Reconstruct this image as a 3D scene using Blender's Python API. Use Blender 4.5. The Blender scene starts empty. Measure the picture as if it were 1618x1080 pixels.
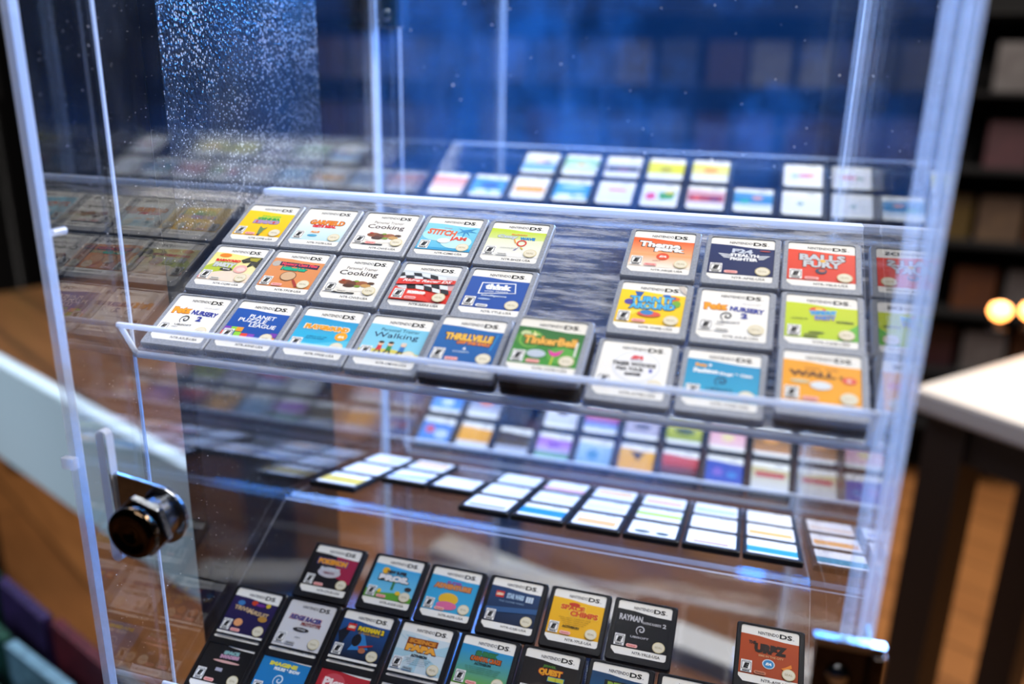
import bpy, math, random
from mathutils import Matrix, Vector
random.seed(7)
SC = bpy.context.scene
COL = SC.collection
ZF = 1.150                       # height of the upper shelf's front edge above the floor
def W(x, y, z): return Vector((x/1000, y/1000, z/1000 + ZF))    # millimetres around that edge -> metres

# ------------------------------------------------------------------ camera
R = [[0.9580686, 0.28585976, 0.01971687], [0.10407674, -0.28305417, -0.95344028], [-0.26696927, 0.91551326, -0.30093667]]
cd = bpy.data.cameras.new('camera'); cam = bpy.data.objects.new('camera', cd); COL.objects.link(cam)
m = Matrix.Identity(4)
for i in range(3):
    m[i][0] = R[0][i]; m[i][1] = -R[1][i]; m[i][2] = -R[2][i]
m.translation = W(264.5, -301.8, 120.8)
cam.matrix_world = m
cd.sensor_width = 36; cd.lens = 1322.7/1618*36
cd.clip_start = 0.01; cd.clip_end = 50
cd.dof.use_dof = True; cd.dof.focus_distance = 0.405; cd.dof.aperture_fstop = 3.6
SC.camera = cam
# ------------------------------------------------------------------ view, world, lights
SC.view_settings.view_transform = 'Standard'; SC.view_settings.look = 'None'
SC.view_settings.gamma = 1; SC.view_settings.use_curve_mapping = False
SC.view_settings.exposure = 0.22
SC.cycles.transparent_max_bounces = 40
SC.cycles.max_bounces = 12
wd = bpy.data.worlds.new('world'); SC.world = wd; wd.use_nodes = True
wd.node_tree.nodes['Background'].inputs[0].default_value = (0.55, 0.65, 0.9, 1)
wd.node_tree.nodes['Background'].inputs[1].default_value = 0.02
def area(name, loc, target, sx, sy, power, color, spread=180):
    l = bpy.data.lights.new(name, 'AREA'); l.shape = 'RECTANGLE'; l.size = sx; l.size_y = sy
    l.energy = power; l.color = color; l.spread = math.radians(spread)
    o = bpy.data.objects.new(name, l); COL.objects.link(o); o.location = loc
    o.rotation_euler = (Vector(target)-Vector(loc)).to_track_quat('-Z', 'Y').to_euler()
    return o
area('overhead_light', (0.25, -0.05, 2.65), (0.2, 0.1, 1.1), 0.9, 0.5, 13, (1, 0.97, 0.95))
area('overhead_light', (1.1, 1.3, 2.65), (0.9, 1.2, 0), 1.2, 0.6, 120, (1, 0.90, 0.78))
area('overhead_light', (-1.2, 1.2, 2.65), (-1.2, 1.0, 0), 1.2, 0.6, 25, (1, 0.93, 0.86))
area('overhead_light', (-1.7, -0.6, 2.4), (-0.85, 0.5, 0.75), 0.5, 0.4, 3, (0.85, 0.93, 1.0), 40)  # added spot without a fixture, brightens the left counter's pale front edge
area('added_blue_light', (0.75, 1.7, 2.0), (0.35, 0.3, 1.62), 0.9, 0.6, 19, (0.02, 0.30, 1.0), 52)  # added unseen blue backlight, makes the haze on the rear panes glow
area('added_blue_light', (-0.75, 1.2, 1.95), (0.1, 0.1, 1.3), 0.4, 0.4, 8, (0.05, 0.30, 1.0))  # second added blue light from the left, also unseen
area('added_sparkle_light', (0.58, 0.98, 1.68), (0.0, 0.12, 1.38), 0.30, 0.22, 5, (0.60, 0.78, 1.0))  # added unseen light aimed at the black post to raise sparkle

# ------------------------------------------------------------------ materials
def lin(c):
    if isinstance(c, str):
        c = c.lstrip('#'); c = [int(c[i:i+2], 16)/255 for i in (0, 2, 4)]
    return tuple(((v+0.055)/1.055)**2.4 if v > 0.04045 else v/12.92 for v in c[:3])
def new_mat(name):
    mt = bpy.data.materials.new(name); mt.use_nodes = True
    nt = mt.node_tree; nt.nodes.clear()
    out = nt.nodes.new('ShaderNodeOutputMaterial')
    return mt, nt, out
def N(nt, t, **k):
    n = nt.nodes.new(t)
    for a, b in k.items(): setattr(n, a, b)
    return n
def princ(name, color, rough=0.5, metal=0, spec=0.5, bump=None, var=None, emit=None, coat=0):
    mt, nt, out = new_mat(name)
    p = N(nt, 'ShaderNodeBsdfPrincipled'); nt.links.new(p.outputs[0], out.inputs[0])
    c = (*lin(color), 1)
    p.inputs['Base Color'].default_value = c; p.inputs['Roughness'].default_value = rough
    p.inputs['Metallic'].default_value = metal; p.inputs['Specular IOR Level'].default_value = spec
    p.inputs['Coat Weight'].default_value = coat
    tc = N(nt, 'ShaderNodeTexCoord')
    if var:
        no = N(nt, 'ShaderNodeTexNoise'); no.inputs['Scale'].default_value = var[0]; no.inputs['Detail'].default_value = 4
        nt.links.new(tc.outputs['Object'], no.inputs['Vector'])
        mx = N(nt, 'ShaderNodeMix', data_type='RGBA'); nt.links.new(no.outputs[0], mx.inputs[0])
        mx.inputs[6].default_value = c; mx.inputs[7].default_value = (*lin(var[1]), 1)
        nt.links.new(mx.outputs[2], p.inputs['Base Color'])
    if bump:
        no = N(nt, 'ShaderNodeTexNoise'); no.inputs['Scale'].default_value = bump[0]; no.inputs['Detail'].default_value = 3
        nt.links.new(tc.outputs['Object'], no.inputs['Vector'])
        b = N(nt, 'ShaderNodeBump'); b.inputs['Strength'].default_value = bump[1]; b.inputs['Distance'].default_value = bump[2]
        nt.links.new(no.outputs[0], b.inputs['Height']); nt.links.new(b.outputs[0], p.inputs['Normal'])
    if emit:
        p.inputs['Emission Color'].default_value = (*lin(emit[0]), 1); p.inputs['Emission Strength'].default_value = emit[1]
    return mt
def acrylic(name, haze=0.02, scratch=0.05, ior=1.55, scale=(60, 60, 60), stretch=(1, 1, 1), rough=0.01, film=(0.9, 0.92, 0.95), body=(0.975, 0.98, 0.985)):
    """clear sheet: sees straight through, mirrors at grazing angles, carries a film of dust, scratches and painted glow"""
    mt, nt, out = new_mat(name); L = nt.links.new
    tr = N(nt, 'ShaderNodeBsdfTransparent'); tr.inputs[0].default_value = (*body, 1)
    gl = N(nt, 'ShaderNodeBsdfGlossy'); gl.inputs['Roughness'].default_value = rough
    fr = N(nt, 'ShaderNodeFresnel')
    ge = N(nt, 'ShaderNodeNewGeometry'); mi = N(nt, 'ShaderNodeMapRange')     # the same reflectance from either face of the sheet
    mi.inputs[3].default_value = ior; mi.inputs[4].default_value = 1/ior; L(ge.outputs['Backfacing'], mi.inputs[0]); L(mi.outputs[0], fr.inputs[0])
    m1 = N(nt, 'ShaderNodeMixShader'); L(fr.outputs[0], m1.inputs[0]); L(tr.outputs[0], m1.inputs[1]); L(gl.outputs[0], m1.inputs[2])
    df = N(nt, 'ShaderNodeBsdfDiffuse'); tl = N(nt, 'ShaderNodeBsdfTranslucent')
    df.inputs[0].default_value = tl.inputs[0].default_value = (*film, 1)
    m2 = N(nt, 'ShaderNodeMixShader'); m2.inputs[0].default_value = 0.5; L(df.outputs[0], m2.inputs[1]); L(tl.outputs[0], m2.inputs[2])
    tc = N(nt, 'ShaderNodeTexCoord'); mp = N(nt, 'ShaderNodeMapping'); mp.inputs['Scale'].default_value = stretch
    L(tc.outputs['Object'], mp.inputs[0])
    no = N(nt, 'ShaderNodeTexNoise'); no.inputs['Scale'].default_value = scale[0]; no.inputs['Detail'].default_value = 8; no.inputs['Roughness'].default_value = 0.7
    L(mp.outputs[0], no.inputs['Vector'])
    rp = N(nt, 'ShaderNodeMapRange'); rp.inputs[1].default_value = 0.48; rp.inputs[2].default_value = 0.75
    rp.inputs[3].default_value = haze; rp.inputs[4].default_value = haze+scratch; L(no.outputs[0], rp.inputs[0])
    m3 = N(nt, 'ShaderNodeMixShader'); L(rp.outputs[0], m3.inputs[0]); L(m1.outputs[0], m3.inputs[1]); L(m2.outputs[0], m3.inputs[2])
    L(m3.outputs[0], out.inputs[0])
    return mt
M_PANEL = acrylic('clear_acrylic', 0.002, 0.02, 1.9, (30,), (1, 1, 0.35))
M_REAR = acrylic('dusty_blue_glow_acrylic', 0.010, 0.11, 1.4, (5,), (1, 1, 0.8), film=(0.08, 0.42, 1.0), body=(0.93, 0.965, 0.99))  # dust film coloured blue, the blue glow is put into its colour
M_DOOR = acrylic('door_acrylic', 0.0, 0.004, 1.12, (25,))
M_SHELF = acrylic('scratched_acrylic', 0.04, 0.85, 1.5, (90,), (0.35, 2.6, 2.6), 0.08)
M_CLEAR = acrylic('clean_shelf_acrylic', 0.0, 0.015, 1.22, (35,), (0.6, 2.2, 2.2), 0.05)
M_RIDGE = acrylic('bent_acrylic', 0.85, 0.1, 1.6, (60,), (0.15, 3, 3), 0.15)  # dense white film paints the bright reflection along the bend
M_EDGE = acrylic('polished_acrylic_edge', 0.45, 0.3, 1.8, (20,), (0.4, 0.4, 0.4), 0.12)
M_GLARE = acrylic('painted_glare_acrylic', 0.13, 0.32, 1.6, (9,), (1, 1, 0.5), film=(0.6, 0.75, 1.0))  # blue glare on the door's right side painted as a pale film
M_LIP = acrylic('lip_acrylic', 0.003, 0.03, 1.3, (45,))
M_LIPEDGE = acrylic('bright_lip_edge', 0.9, 0.1, 1.7, (30,), (0.3, 1, 1), 0.15)  # white film paints the light that clear acrylic pipes to its edges
M_GREY = princ('grey_cartridge_plastic', '#5c626d', 0.40, spec=0.5, bump=(2200, 0.2, 0.0001), var=(1700, '#b4bac6'))
M_BLACK = princ('black_cartridge_plastic', '#0c0c0f', 0.42, spec=0.35, bump=(2600, 0.2, 0.0002))
M_GOLD = princ('gold_contact', '#b98a3c', 0.3, metal=1)
M_CHROME = princ('chrome', '#c9ccd0', 0.16, metal=1, var=(300, '#9a9da2'))
M_DKCHROME = princ('dark_chrome', '#4a3c2e', 0.12, metal=1)
M_WOODTOP = None
def label_mat():
    mt, nt, out = new_mat('printed_label')
    p = N(nt, 'ShaderNodeBsdfPrincipled'); nt.links.new(p.outputs[0], out.inputs[0])
    a = N(nt, 'ShaderNodeAttribute'); a.attribute_name = 'ink'
    nt.links.new(a.outputs['Color'], p.inputs['Base Color']); p.inputs['Roughness'].default_value = 0.45
    p.inputs['Specular IOR Level'].default_value = 0.3
    return mt
M_LABEL = label_mat()
def planks(name, ca, cb, plank=(0.12, 1.4), rot=0.0, rough=0.35):
    mt, nt, out = new_mat(name); L = nt.links.new
    p = N(nt, 'ShaderNodeBsdfPrincipled'); L(p.outputs[0], out.inputs[0]); p.inputs['Roughness'].default_value = rough
    tc = N(nt, 'ShaderNodeTexCoord'); mp = N(nt, 'ShaderNodeMapping'); mp.inputs['Rotation'].default_value = (0, 0, rot); L(tc.outputs['Object'], mp.inputs[0])
    br = N(nt, 'ShaderNodeTexBrick'); br.inputs['Scale'].default_value = 1; br.inputs['Brick Width'].default_value = plank[1]; br.inputs['Row Height'].default_value = plank[0]
    br.inputs['Mortar Size'].default_value = 0.003; br.inputs['Color1'].default_value = (*lin(ca), 1); br.inputs['Color2'].default_value = (*lin(cb), 1); br.inputs['Mortar'].default_value = (0.02, 0.01, 0.005, 1)
    L(mp.outputs[0], br.inputs['Vector'])
    m2 = N(nt, 'ShaderNodeMapping'); m2.inputs['Scale'].default_value = (2, 30, 2); L(mp.outputs[0], m2.inputs[0])
    no = N(nt, 'ShaderNodeTexNoise'); no.inputs['Scale'].default_value = 2; no.inputs['Detail'].default_value = 6; L(m2.outputs[0], no.inputs['Vector'])
    mx = N(nt, 'ShaderNodeMix', data_type='RGBA', blend_type='MULTIPLY'); mx.inputs[0].default_value = 0.7
    L(br.outputs[0], mx.inputs[6])
    cr = N(nt, 'ShaderNodeValToRGB'); cr.color_ramp.elements[0].position = 0.3; cr.color_ramp.elements[0].color = (0.45, 0.4, 0.36, 1); cr.color_ramp.elements[1].position = 0.7; cr.color_ramp.elements[1].color = (1, 1, 1, 1)
    L(no.outputs[0], cr.inputs[0]); L(cr.outputs[0], mx.inputs[7]); L(mx.outputs[2], p.inputs['Base Color'])
    return mt

# ------------------------------------------------------------------ mesh helpers
class MB:
    def __init__(s): s.v = []; s.f = []; s.mi = []
    def quad(s, a, b, c, d, mi=0):
        n = len(s.v); s.v += [tuple(a), tuple(b), tuple(c), tuple(d)]; s.f.append((n, n+1, n+2, n+3)); s.mi.append(mi)
    def box(s, x0, x1, y0, y1, z0, z1, mi=0, side=None, tf=None):
        """side: material slot for the narrow faces of a sheet"""
        P = [Vector((x, y, z)) for z in (z0, z1) for y in (y0, y1) for x in (x0, x1)]
        if tf: P = [tf @ p for p in P]
        n = len(s.v); s.v += [tuple(p) for p in P]
        d = (x1-x0, y1-y0, z1-z0); thin = d.index(min(d))
        for ax, f in ((2, (0, 2, 3, 1)), (2, (4, 5, 7, 6)), (1, (0, 1, 5, 4)), (1, (2, 6, 7, 3)), (0, (0, 4, 6, 2)), (0, (1, 3, 7, 5))):
            s.f.append(tuple(n+i for i in f)); s.mi.append(mi if side is None or ax == thin else side)
    def prism(s, pts, z0, z1, mi=0, bevel=0.0, top=True):
        """outline in XY raised from z0 to z1, optional bevelled upper rim"""
        rings = [[(x, y, z0) for x, y in pts]]
        if bevel:
            ins = inset(pts, bevel)
            rings += [[(x, y, z1-bevel) for x, y in pts], [(x, y, z1) for x, y in ins]]
        else: rings += [[(x, y, z1) for x, y in pts]]
        k = len(pts); n = len(s.v)
        for r in rings: s.v += r
        for j in range(len(rings)-1):
            for i in range(k):
                a = n+j*k+i; b = n+j*k+(i+1) % k
                s.f.append((a, b, b+k, a+k)); s.mi.append(mi)
        s.f.append(tuple(n+i for i in reversed(range(k)))); s.mi.append(mi)
        if top: s.f.append(tuple(n+(len(rings)-1)*k+i for i in range(k))); s.mi.append(mi)
        return n+(len(rings)-1)*k
    def cyl(s, c, axis, r0, r1, h, seg=32, mi=0, cap=True):
        ax = Vector(axis).normalized(); u = ax.orthogonal().normalized(); w = ax.cross(u); c = Vector(c)
        n = len(s.v)
        for t, r in ((0, r0), (h, r1)):
            for i in range(seg):
                a = 2*math.pi*i/seg; s.v.append(tuple(c+ax*t+u*math.cos(a)*r+w*math.sin(a)*r))
        for i in range(seg):
            s.f.append((n+i, n+(i+1) % seg, n+seg+(i+1) % seg, n+seg+i)); s.mi.append(mi)
        if cap:
            s.f.append(tuple(n+i for i in reversed(range(seg)))); s.f.append(tuple(n+seg+i for i in range(seg))); s.mi += [mi, mi]
    def lathe(s, c, axis, prof, seg=40, mi=0):
        ax = Vector(axis).normalized(); u = ax.orthogonal().normalized(); w = ax.cross(u); c = Vector(c); n = len(s.v)
        for t, r in prof:
            for i in range(seg):
                a = 2*math.pi*i/seg; s.v.append(tuple(c+ax*t+u*math.cos(a)*r+w*math.sin(a)*r))
        for j in range(len(prof)-1):
            for i in range(seg):
                a = n+j*seg+i; b = n+j*seg+(i+1) % seg; s.f.append((a, b, b+seg, a+seg)); s.mi.append(mi)
        s.f.append(tuple(n+i for i in reversed(range(seg)))); s.f.append(tuple(n+(len(prof)-1)*seg+i for i in range(seg))); s.mi += [mi, mi]
    def mesh(s, name, mats, smooth=False):
        me = bpy.data.meshes.new(name); me.from_pydata(s.v, [], s.f)
        for mt in (mats if isinstance(mats, (list, tuple)) else [mats]): me.materials.append(mt)
        for p, mi in zip(me.polygons, s.mi): p.material_index = mi; p.use_smooth = smooth
        me.update(); return me
    def obj(s, name, mats, parent=None, smooth=False):
        return link(name, s.mesh(name, mats, smooth), parent)
def link(name, data, parent=None):
    o = bpy.data.objects.new(name, data); COL.objects.link(o)
    if parent: o.parent = parent
    return o
def empty(name, loc=(0, 0, 0), rot=None):
    o = bpy.data.objects.new(name, None); COL.objects.link(o); o.location = loc; o.empty_display_size = 0.02
    if rot: o.rotation_euler = rot
    return o
def tag(o, label=None, cat=None, group=None, kind=None):
    for k, v in (('label', label), ('category', cat), ('group', group), ('kind', kind)):
        if v: o[k] = v
    return o
def bevel(o, w, seg=2):
    b = o.modifiers.new('bevel', 'BEVEL'); b.width = w; b.segments = seg; b.limit_method = 'ANGLE'; return o
def inset(pts, d):
    cx = sum(p[0] for p in pts)/len(pts); cy = sum(p[1] for p in pts)/len(pts)
    X = max(abs(p[0]-cx) for p in pts); Y = max(abs(p[1]-cy) for p in pts)
    return [(cx+(x-cx)*(1-d/X), cy+(y-cy)*(1-d/Y)) for x, y in pts]
def rrect(x0, y0, x1, y1, r, ch=0, n=5):
    """rounded rectangle, counter-clockwise; ch cuts the lower left corner"""
    P = []
    for cx, cy, a0, k in ((x1-r, y0+r, -90, 0), (x1-r, y1-r, 0, 0), (x0+r, y1-r, 90, 0), (x0+r, y0+r, 180, 1)):
        if k and ch: P += [(x0, y0+ch), (x0+ch, y0)]
        else: P += [(cx+r*math.cos(math.radians(a0+90*i/n)), cy+r*math.sin(math.radians(a0+90*i/n))) for i in range(n+1)]
    return P

# ------------------------------------------------------------------ lettering
TX = {}
def glyphs(text, bold=0.0, shear=0.0):
    """outline of a line of text as a flat mesh normalised to a unit box"""
    key = (text, bold, shear)
    if key in TX: return TX[key]
    cu = bpy.data.curves.new('t', 'FONT'); cu.body = text; cu.offset = bold; cu.shear = shear; cu.resolution_u = 2; cu.fill_mode = 'FRONT'
    o = bpy.data.objects.new('t', cu); COL.objects.link(o)
    bpy.context.view_layer.update()
    me = o.evaluated_get(bpy.context.evaluated_depsgraph_get()).to_mesh()
    V = [(v.co.x, v.co.y) for v in me.vertices]; F = [tuple(p.vertices) for p in me.polygons]
    o.to_mesh_clear(); bpy.data.objects.remove(o); bpy.data.curves.remove(cu)
    if not V: TX[key] = ([], []); return TX[key]
    x0 = min(v[0] for v in V); x1 = max(v[0] for v in V); y0 = min(v[1] for v in V); y1 = max(v[1] for v in V)
    V = [((x-x0)/max(x1-x0, 1e-6)-0.5, (y-y0)/max(y1-y0, 1e-6)-0.5) for x, y in V]
    TX[key] = (V, F, (x1-x0), (y1-y0)); return TX[key]

class Label:
    """flat print, units mm, origin at the lower left corner of the sticker (28 x 29.6)"""
    def __init__(s): s.v = []; s.f = []; s.c = []; s.z = 0
    def up(s): s.z += 0.022
    def poly(s, pts, col, cols=None):
        n = len(s.v); s.v += [(x, y, s.z) for x, y in pts]; s.f.append(tuple(range(n, n+len(pts)))); s.c.append(cols or [lin(col)]*len(pts))
    def rect(s, x0, y0, x1, y1, col): s.poly([(x0, y0), (x1, y0), (x1, y1), (x0, y1)], col)
    def ell(s, cx, cy, rx, ry, col, n=24): s.poly([(cx+rx*math.cos(2*math.pi*i/n), cy+ry*math.sin(2*math.pi*i/n)) for i in range(n)], col)
    def ring(s, cx, cy, r0, r1, col, n=28, a0=0, a1=360, sq=1.0):
        for i in range(n):
            a = math.radians(a0+(a1-a0)*i/n); b = math.radians(a0+(a1-a0)*(i+1)/n)
            s.poly([(cx+r0*math.cos(a), cy+r0*sq*math.sin(a)), (cx+r1*math.cos(a), cy+r1*sq*math.sin(a)), (cx+r1*math.cos(b), cy+r1*sq*math.sin(b)), (cx+r0*math.cos(b), cy+r0*sq*math.sin(b))], col)
    def spiral(s, cx, cy, r, col):
        pr = None
        for i in range(50):
            t = i/49; a = 1.0+t*9.5; rr = r*(0.12+0.88*t); wv = r*(0.05+0.16*math.sin(math.pi*t)+0.05*t)
            q = [(cx+(rr-wv)*math.cos(a), cy+(rr-wv)*math.sin(a)), (cx+rr*math.cos(a), cy+rr*math.sin(a))]
            if pr: s.poly([pr[0], pr[1], q[1], q[0]], col)
            pr = q
    def text(s, t, cx, cy, w, h, col, bold=0.0, shear=0.0, rot=0.0):
        g = glyphs(t, bold, shear)
        if not g[0]: return
        n = len(s.v); ca, sa = math.cos(rot), math.sin(rot)
        for x, y in g[0]:
            X, Y = x*w, y*h; s.v.append((cx+X*ca-Y*sa, cy+X*sa+Y*ca, s.z))
        for f in g[1]: s.f.append(tuple(n+i for i in f)); s.c.append([lin(col)]*len(f))
    def grad(s, y0, y1, top, bot, x0=0, x1=28):
        s.poly([(x0, y0), (x1, y0), (x1, y1), (x0, y1)], None, [lin(bot), lin(bot), lin(top), lin(top)])
    def mesh(s, name):
        me = bpy.data.meshes.new(name); me.from_pydata([(x/1000, y/1000, z/1000) for x, y, z in s.v], [], s.f); me.materials.append(M_LABEL)
        at = me.color_attributes.new('ink', 'FLOAT_COLOR', 'CORNER'); i = 0
        for p, cs in zip(me.polygons, s.c):
            for k, li in enumerate(p.loop_indices): at.data[li].color = (*cs[k], 1)
        me.update(); return me

def make_label(spec, name='sticker'):
    L = Label(); top, bot = spec.get('art', (None, None)); code = spec.get('code', 'NTR-AJQE-USA'); paper = spec.get('paper', '#f4f3ee')
    L.poly(rrect(0, 0, 28, 29.6, 1.3, 2.4), paper); L.up()
    if top:
        L.grad(3.9, 22.9, top, bot)
        L.poly([(0, 22.9), (28, 22.9), (28, 23.2), (21, 23.3), (15, 23.8), (9, 24.6), (0, 24.9)], top)
    L.up()
    if not spec.get('simple'):
        L.text('NINTENDO', 13.2, 26.4, 10.0, 1.7, '#4a4a52', 0.02); L.text('DS', 21.6, 26.3, 6.0, 2.5, '#08080c', 0.035)
        L.rect(24.9, 25.2, 25.6, 25.5, '#8b8b90')
        L.text(code, 18, 1.9, 14.0, 1.45, '#2a2a30', 0.015)
    else:
        L.text('DS', 20.5, 26.4, 5.6, 2.0, '#55555c', 0.02)
    for e in spec.get('e', []):
        k = e[0]; L.up()
        if k == 't':
            _, t, x, y, w, h, c = e[:7]; o = e[7] if len(e) > 7 else {}
            if 'out' in o: L.text(t, x, y, w*1.03+0.4, h*1.05+0.5, o['out'], o.get('bold', 0.02)+0.035, o.get('shear', 0), o.get('rot', 0)); L.up()
            L.text(t, x, y, w, h, c, o.get('bold', 0.02), o.get('shear', 0), o.get('rot', 0))
        elif k == 'r': L.rect(*e[1:])
        elif k == 'e': L.ell(*e[1:])
        elif k == 'p': L.poly(e[1], e[2])
        elif k == 'g': L.grad(*e[1:])
        elif k == 'spiral': L.spiral(*e[1:])
        elif k == 'ring': L.ring(*e[1:])
        elif k == 'sun':
            for i in range(14):
                a = 2*math.pi*i/14; b = a+0.2; cx, cy = e[1], e[2]
                L.poly([(cx, cy)]+[(min(28, max(0, cx+30*math.cos(q))), min(22.9, max(3.9, cy+30*math.sin(q)))) for q in (a, b)], e[3])
    if not spec.get('simple'):
        L.up(); L.up()
        ex = 1.0; ey = 4.6
        L.rect(ex, ey, ex+5.2, ey+6.2, '#f6f6f4'); L.up(); L.rect(ex+0.35, ey+1.3, ex+4.85, ey+5.2, '#15151a'); L.up(); L.rect(ex+0.6, ey+1.55, ex+4.6, ey+4.95, '#f6f6f4'); L.up()
        L.text('E', ex+2.6, ey+3.25, 3.0, 2.9, '#08080c', 0.09, 0.25); L.text('EVERYONE', ex+2.6, ey+5.6, 3.8, 0.6, '#33333a'); L.text('ESRB', ex+2.6, ey+0.65, 3.4, 0.7, '#101014', 0.05)
        if spec.get('pill', 1):
            x = 10.2; L.poly(rrect(x-2.9, 4.5, x+2.9, 6.3, 0.85), '#f2b3ad' if spec.get('pill', 1) == 1 else spec['pill']); L.up(); L.text('Nintendo', x, 5.4, 4.2, 0.85, '#d2403c' if spec.get('pill', 1) == 1 else '#222228', 0.02)
        if spec.get('seal', 1):
            sx, sy = 23.6, 7.0
            L.poly([(sx+(3.3 if i % 2 else 3.0)*math.cos(math.pi*i/24), sy+(3.05 if i % 2 else 2.75)*math.sin(math.pi*i/24)) for i in range(48)], '#dccf9f'); L.up()
            L.ell(sx, sy, 2.75, 2.5, '#e6dfc8'); L.up(); L.text('SEAL', sx, sy, 3.8, 1.1, '#a89a6a')
    return L.mesh(name)
# ------------------------------------------------------------------ cartridges (33 x 35 x 3.8 mm)
def shell_mesh(mat):
    b = MB(); o = rrect(0, 0, 33, 35, 1.6); k = len(o)
    o = [(x/1000, y/1000) for x, y in o]; i1 = inset(o, 0.0005)
    li = rrect(2.1, 3.8, 30.5, 33.8, 1.4); li = [(x/1000, y/1000) for x, y in li]
    rings = [[(x, y, 0.0) for x, y in i1], [(x, y, 0.0005) for x, y in o], [(x, y, 0.0032) for x, y in o], [(x, y, 0.0038) for x, y in i1],
             [(x, y, 0.0038) for x, y in li], [(x, y, 0.0034) for x, y in li]]
    for r in rings: b.v += r
    for j in range(5):
        for i in range(k):
            a = j*k+i; c = j*k+(i+1) % k; b.f.append((a, c, c+k, a+k)); b.mi.append(0)
    b.f.append(tuple(reversed(range(k)))); b.mi.append(0); b.f.append(tuple(5*k+i for i in range(k))); b.mi.append(0)
    return b.mesh('shell', mat)
SHELL = {'grey': shell_mesh(M_GREY), 'black': shell_mesh(M_BLACK)}
def rib_mesh(mat):
    b = MB()
    for i in range(17): x = 0.0042+i*0.00146; b.box(x, x+0.0008, -0.0004, 0.0002, 0.0006, 0.0024)
    return b.mesh('contact_ribs', mat)
RIBS = {'grey': rib_mesh(M_GREY), 'black': rib_mesh(M_BLACK)}
DOT = None
TH = math.radians(27.556)
def shelf_matrix(y0, z0, th, x, v, n):
    """a spot on a sloping shelf: x along it, v up the slope, n off its surface, all mm"""
    c, s = math.cos(th), math.sin(th)
    return Matrix.Translation(W(x, y0+v*c-n*s, z0+v*s+n*c)) @ Matrix.Rotation(th, 4, 'X')
def cartridge(mx, color, lab, text, group, ribs=True, twist=0.0):
    o = empty('game_cartridge'); o.matrix_world = mx @ Matrix.Rotation(twist, 4, 'Z')
    link('shell', SHELL[color], o)
    if lab is not None:
        l = link('sticker', lab, o); l.location = (0.0023, 0.0040, 0.00345)
    if ribs: link('contact_ribs', RIBS[color], o)
    tag(o, text, 'game cartridge', group); return o

# ------------------------------------------------------------------ what is printed on the readable stickers
def T(t, x, y, w, h, c, **o): return ('t', t, x, y, w, h, c, o)
CHECK = [('p', [(2+i*4.3-j*1.3, 11+j*3.0+1.2*math.sin(i*.8)), (2+i*4.3-j*1.3+4.0, 11+j*3.0+1.2*math.sin(i*.8+.8)), (2+i*4.3-j*1.3+3.0, 13.6+j*3.0+1.2*math.sin(i*.8+.8)), (2+i*4.3-j*1.3-1.0, 13.6+j*3.0+1.2*math.sin(i*.8))], '#1c2226' if (i+j) % 2 else '#dfe6ea') for i in range(6) for j in range(4)]
CHECK = [(k, [(min(28, max(0, x)), min(23, y)) for x, y in p], c) for k, p, c in CHECK]
FOOD = [('e', 15, 9.5, 9.5, 3.4, '#f0ede4'), ('e', 9.5, 12, 3.6, 1.7, '#8a4b2a'), ('e', 13.5, 11.4, 3.4, 1.7, '#6b3a24'), ('e', 18, 11.8, 3.2, 1.6, '#9c5b34'), ('e', 12, 9.6, 3.0, 1.2, '#4c2c1c'), ('e', 16.4, 9.6, 1.6, .8, '#7d9a3a'), ('e', 20.5, 10.4, 2.6, 1.2, '#c79a5a'), ('e', 8, 13.2, 1.1, .6, '#b5382a'), ('e', 15, 13, 1.2, .6, '#86a63c'), ('e', 22.5, 12.3, 1.8, .8, '#5a3a22'), ('r', 5.6, 4.1, 17, 5.0, '#20201c')]
def petz(extra=()):
    return dict(code='NTR-A3UE-USA', e=[T('Petz', 6.6, 19.6, 9.5, 4.2, '#f3a21f', bold=.07, out='#c86a12', rot=.05), T('NURSERY', 19.4, 18.6, 14.0, 3.0, '#1d2f96', bold=.05, rot=-.06), T('2', 18.5, 14.9, 2.8, 3.2, '#1d2f96', bold=.06), T('10013A-CART', 21, 22.4, 8, .9, '#b0b0b0', bold=0), ('spiral', 11.6, 14.0, 3.0, '#16161c'), T('UBISOFT', 12.6, 10.2, 9.2, 1.1, '#2a2a30'), T('LICENSED BY', 9, 8.6, 3.5, .6, '#555555')], pill='#dcdcd8')
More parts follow.
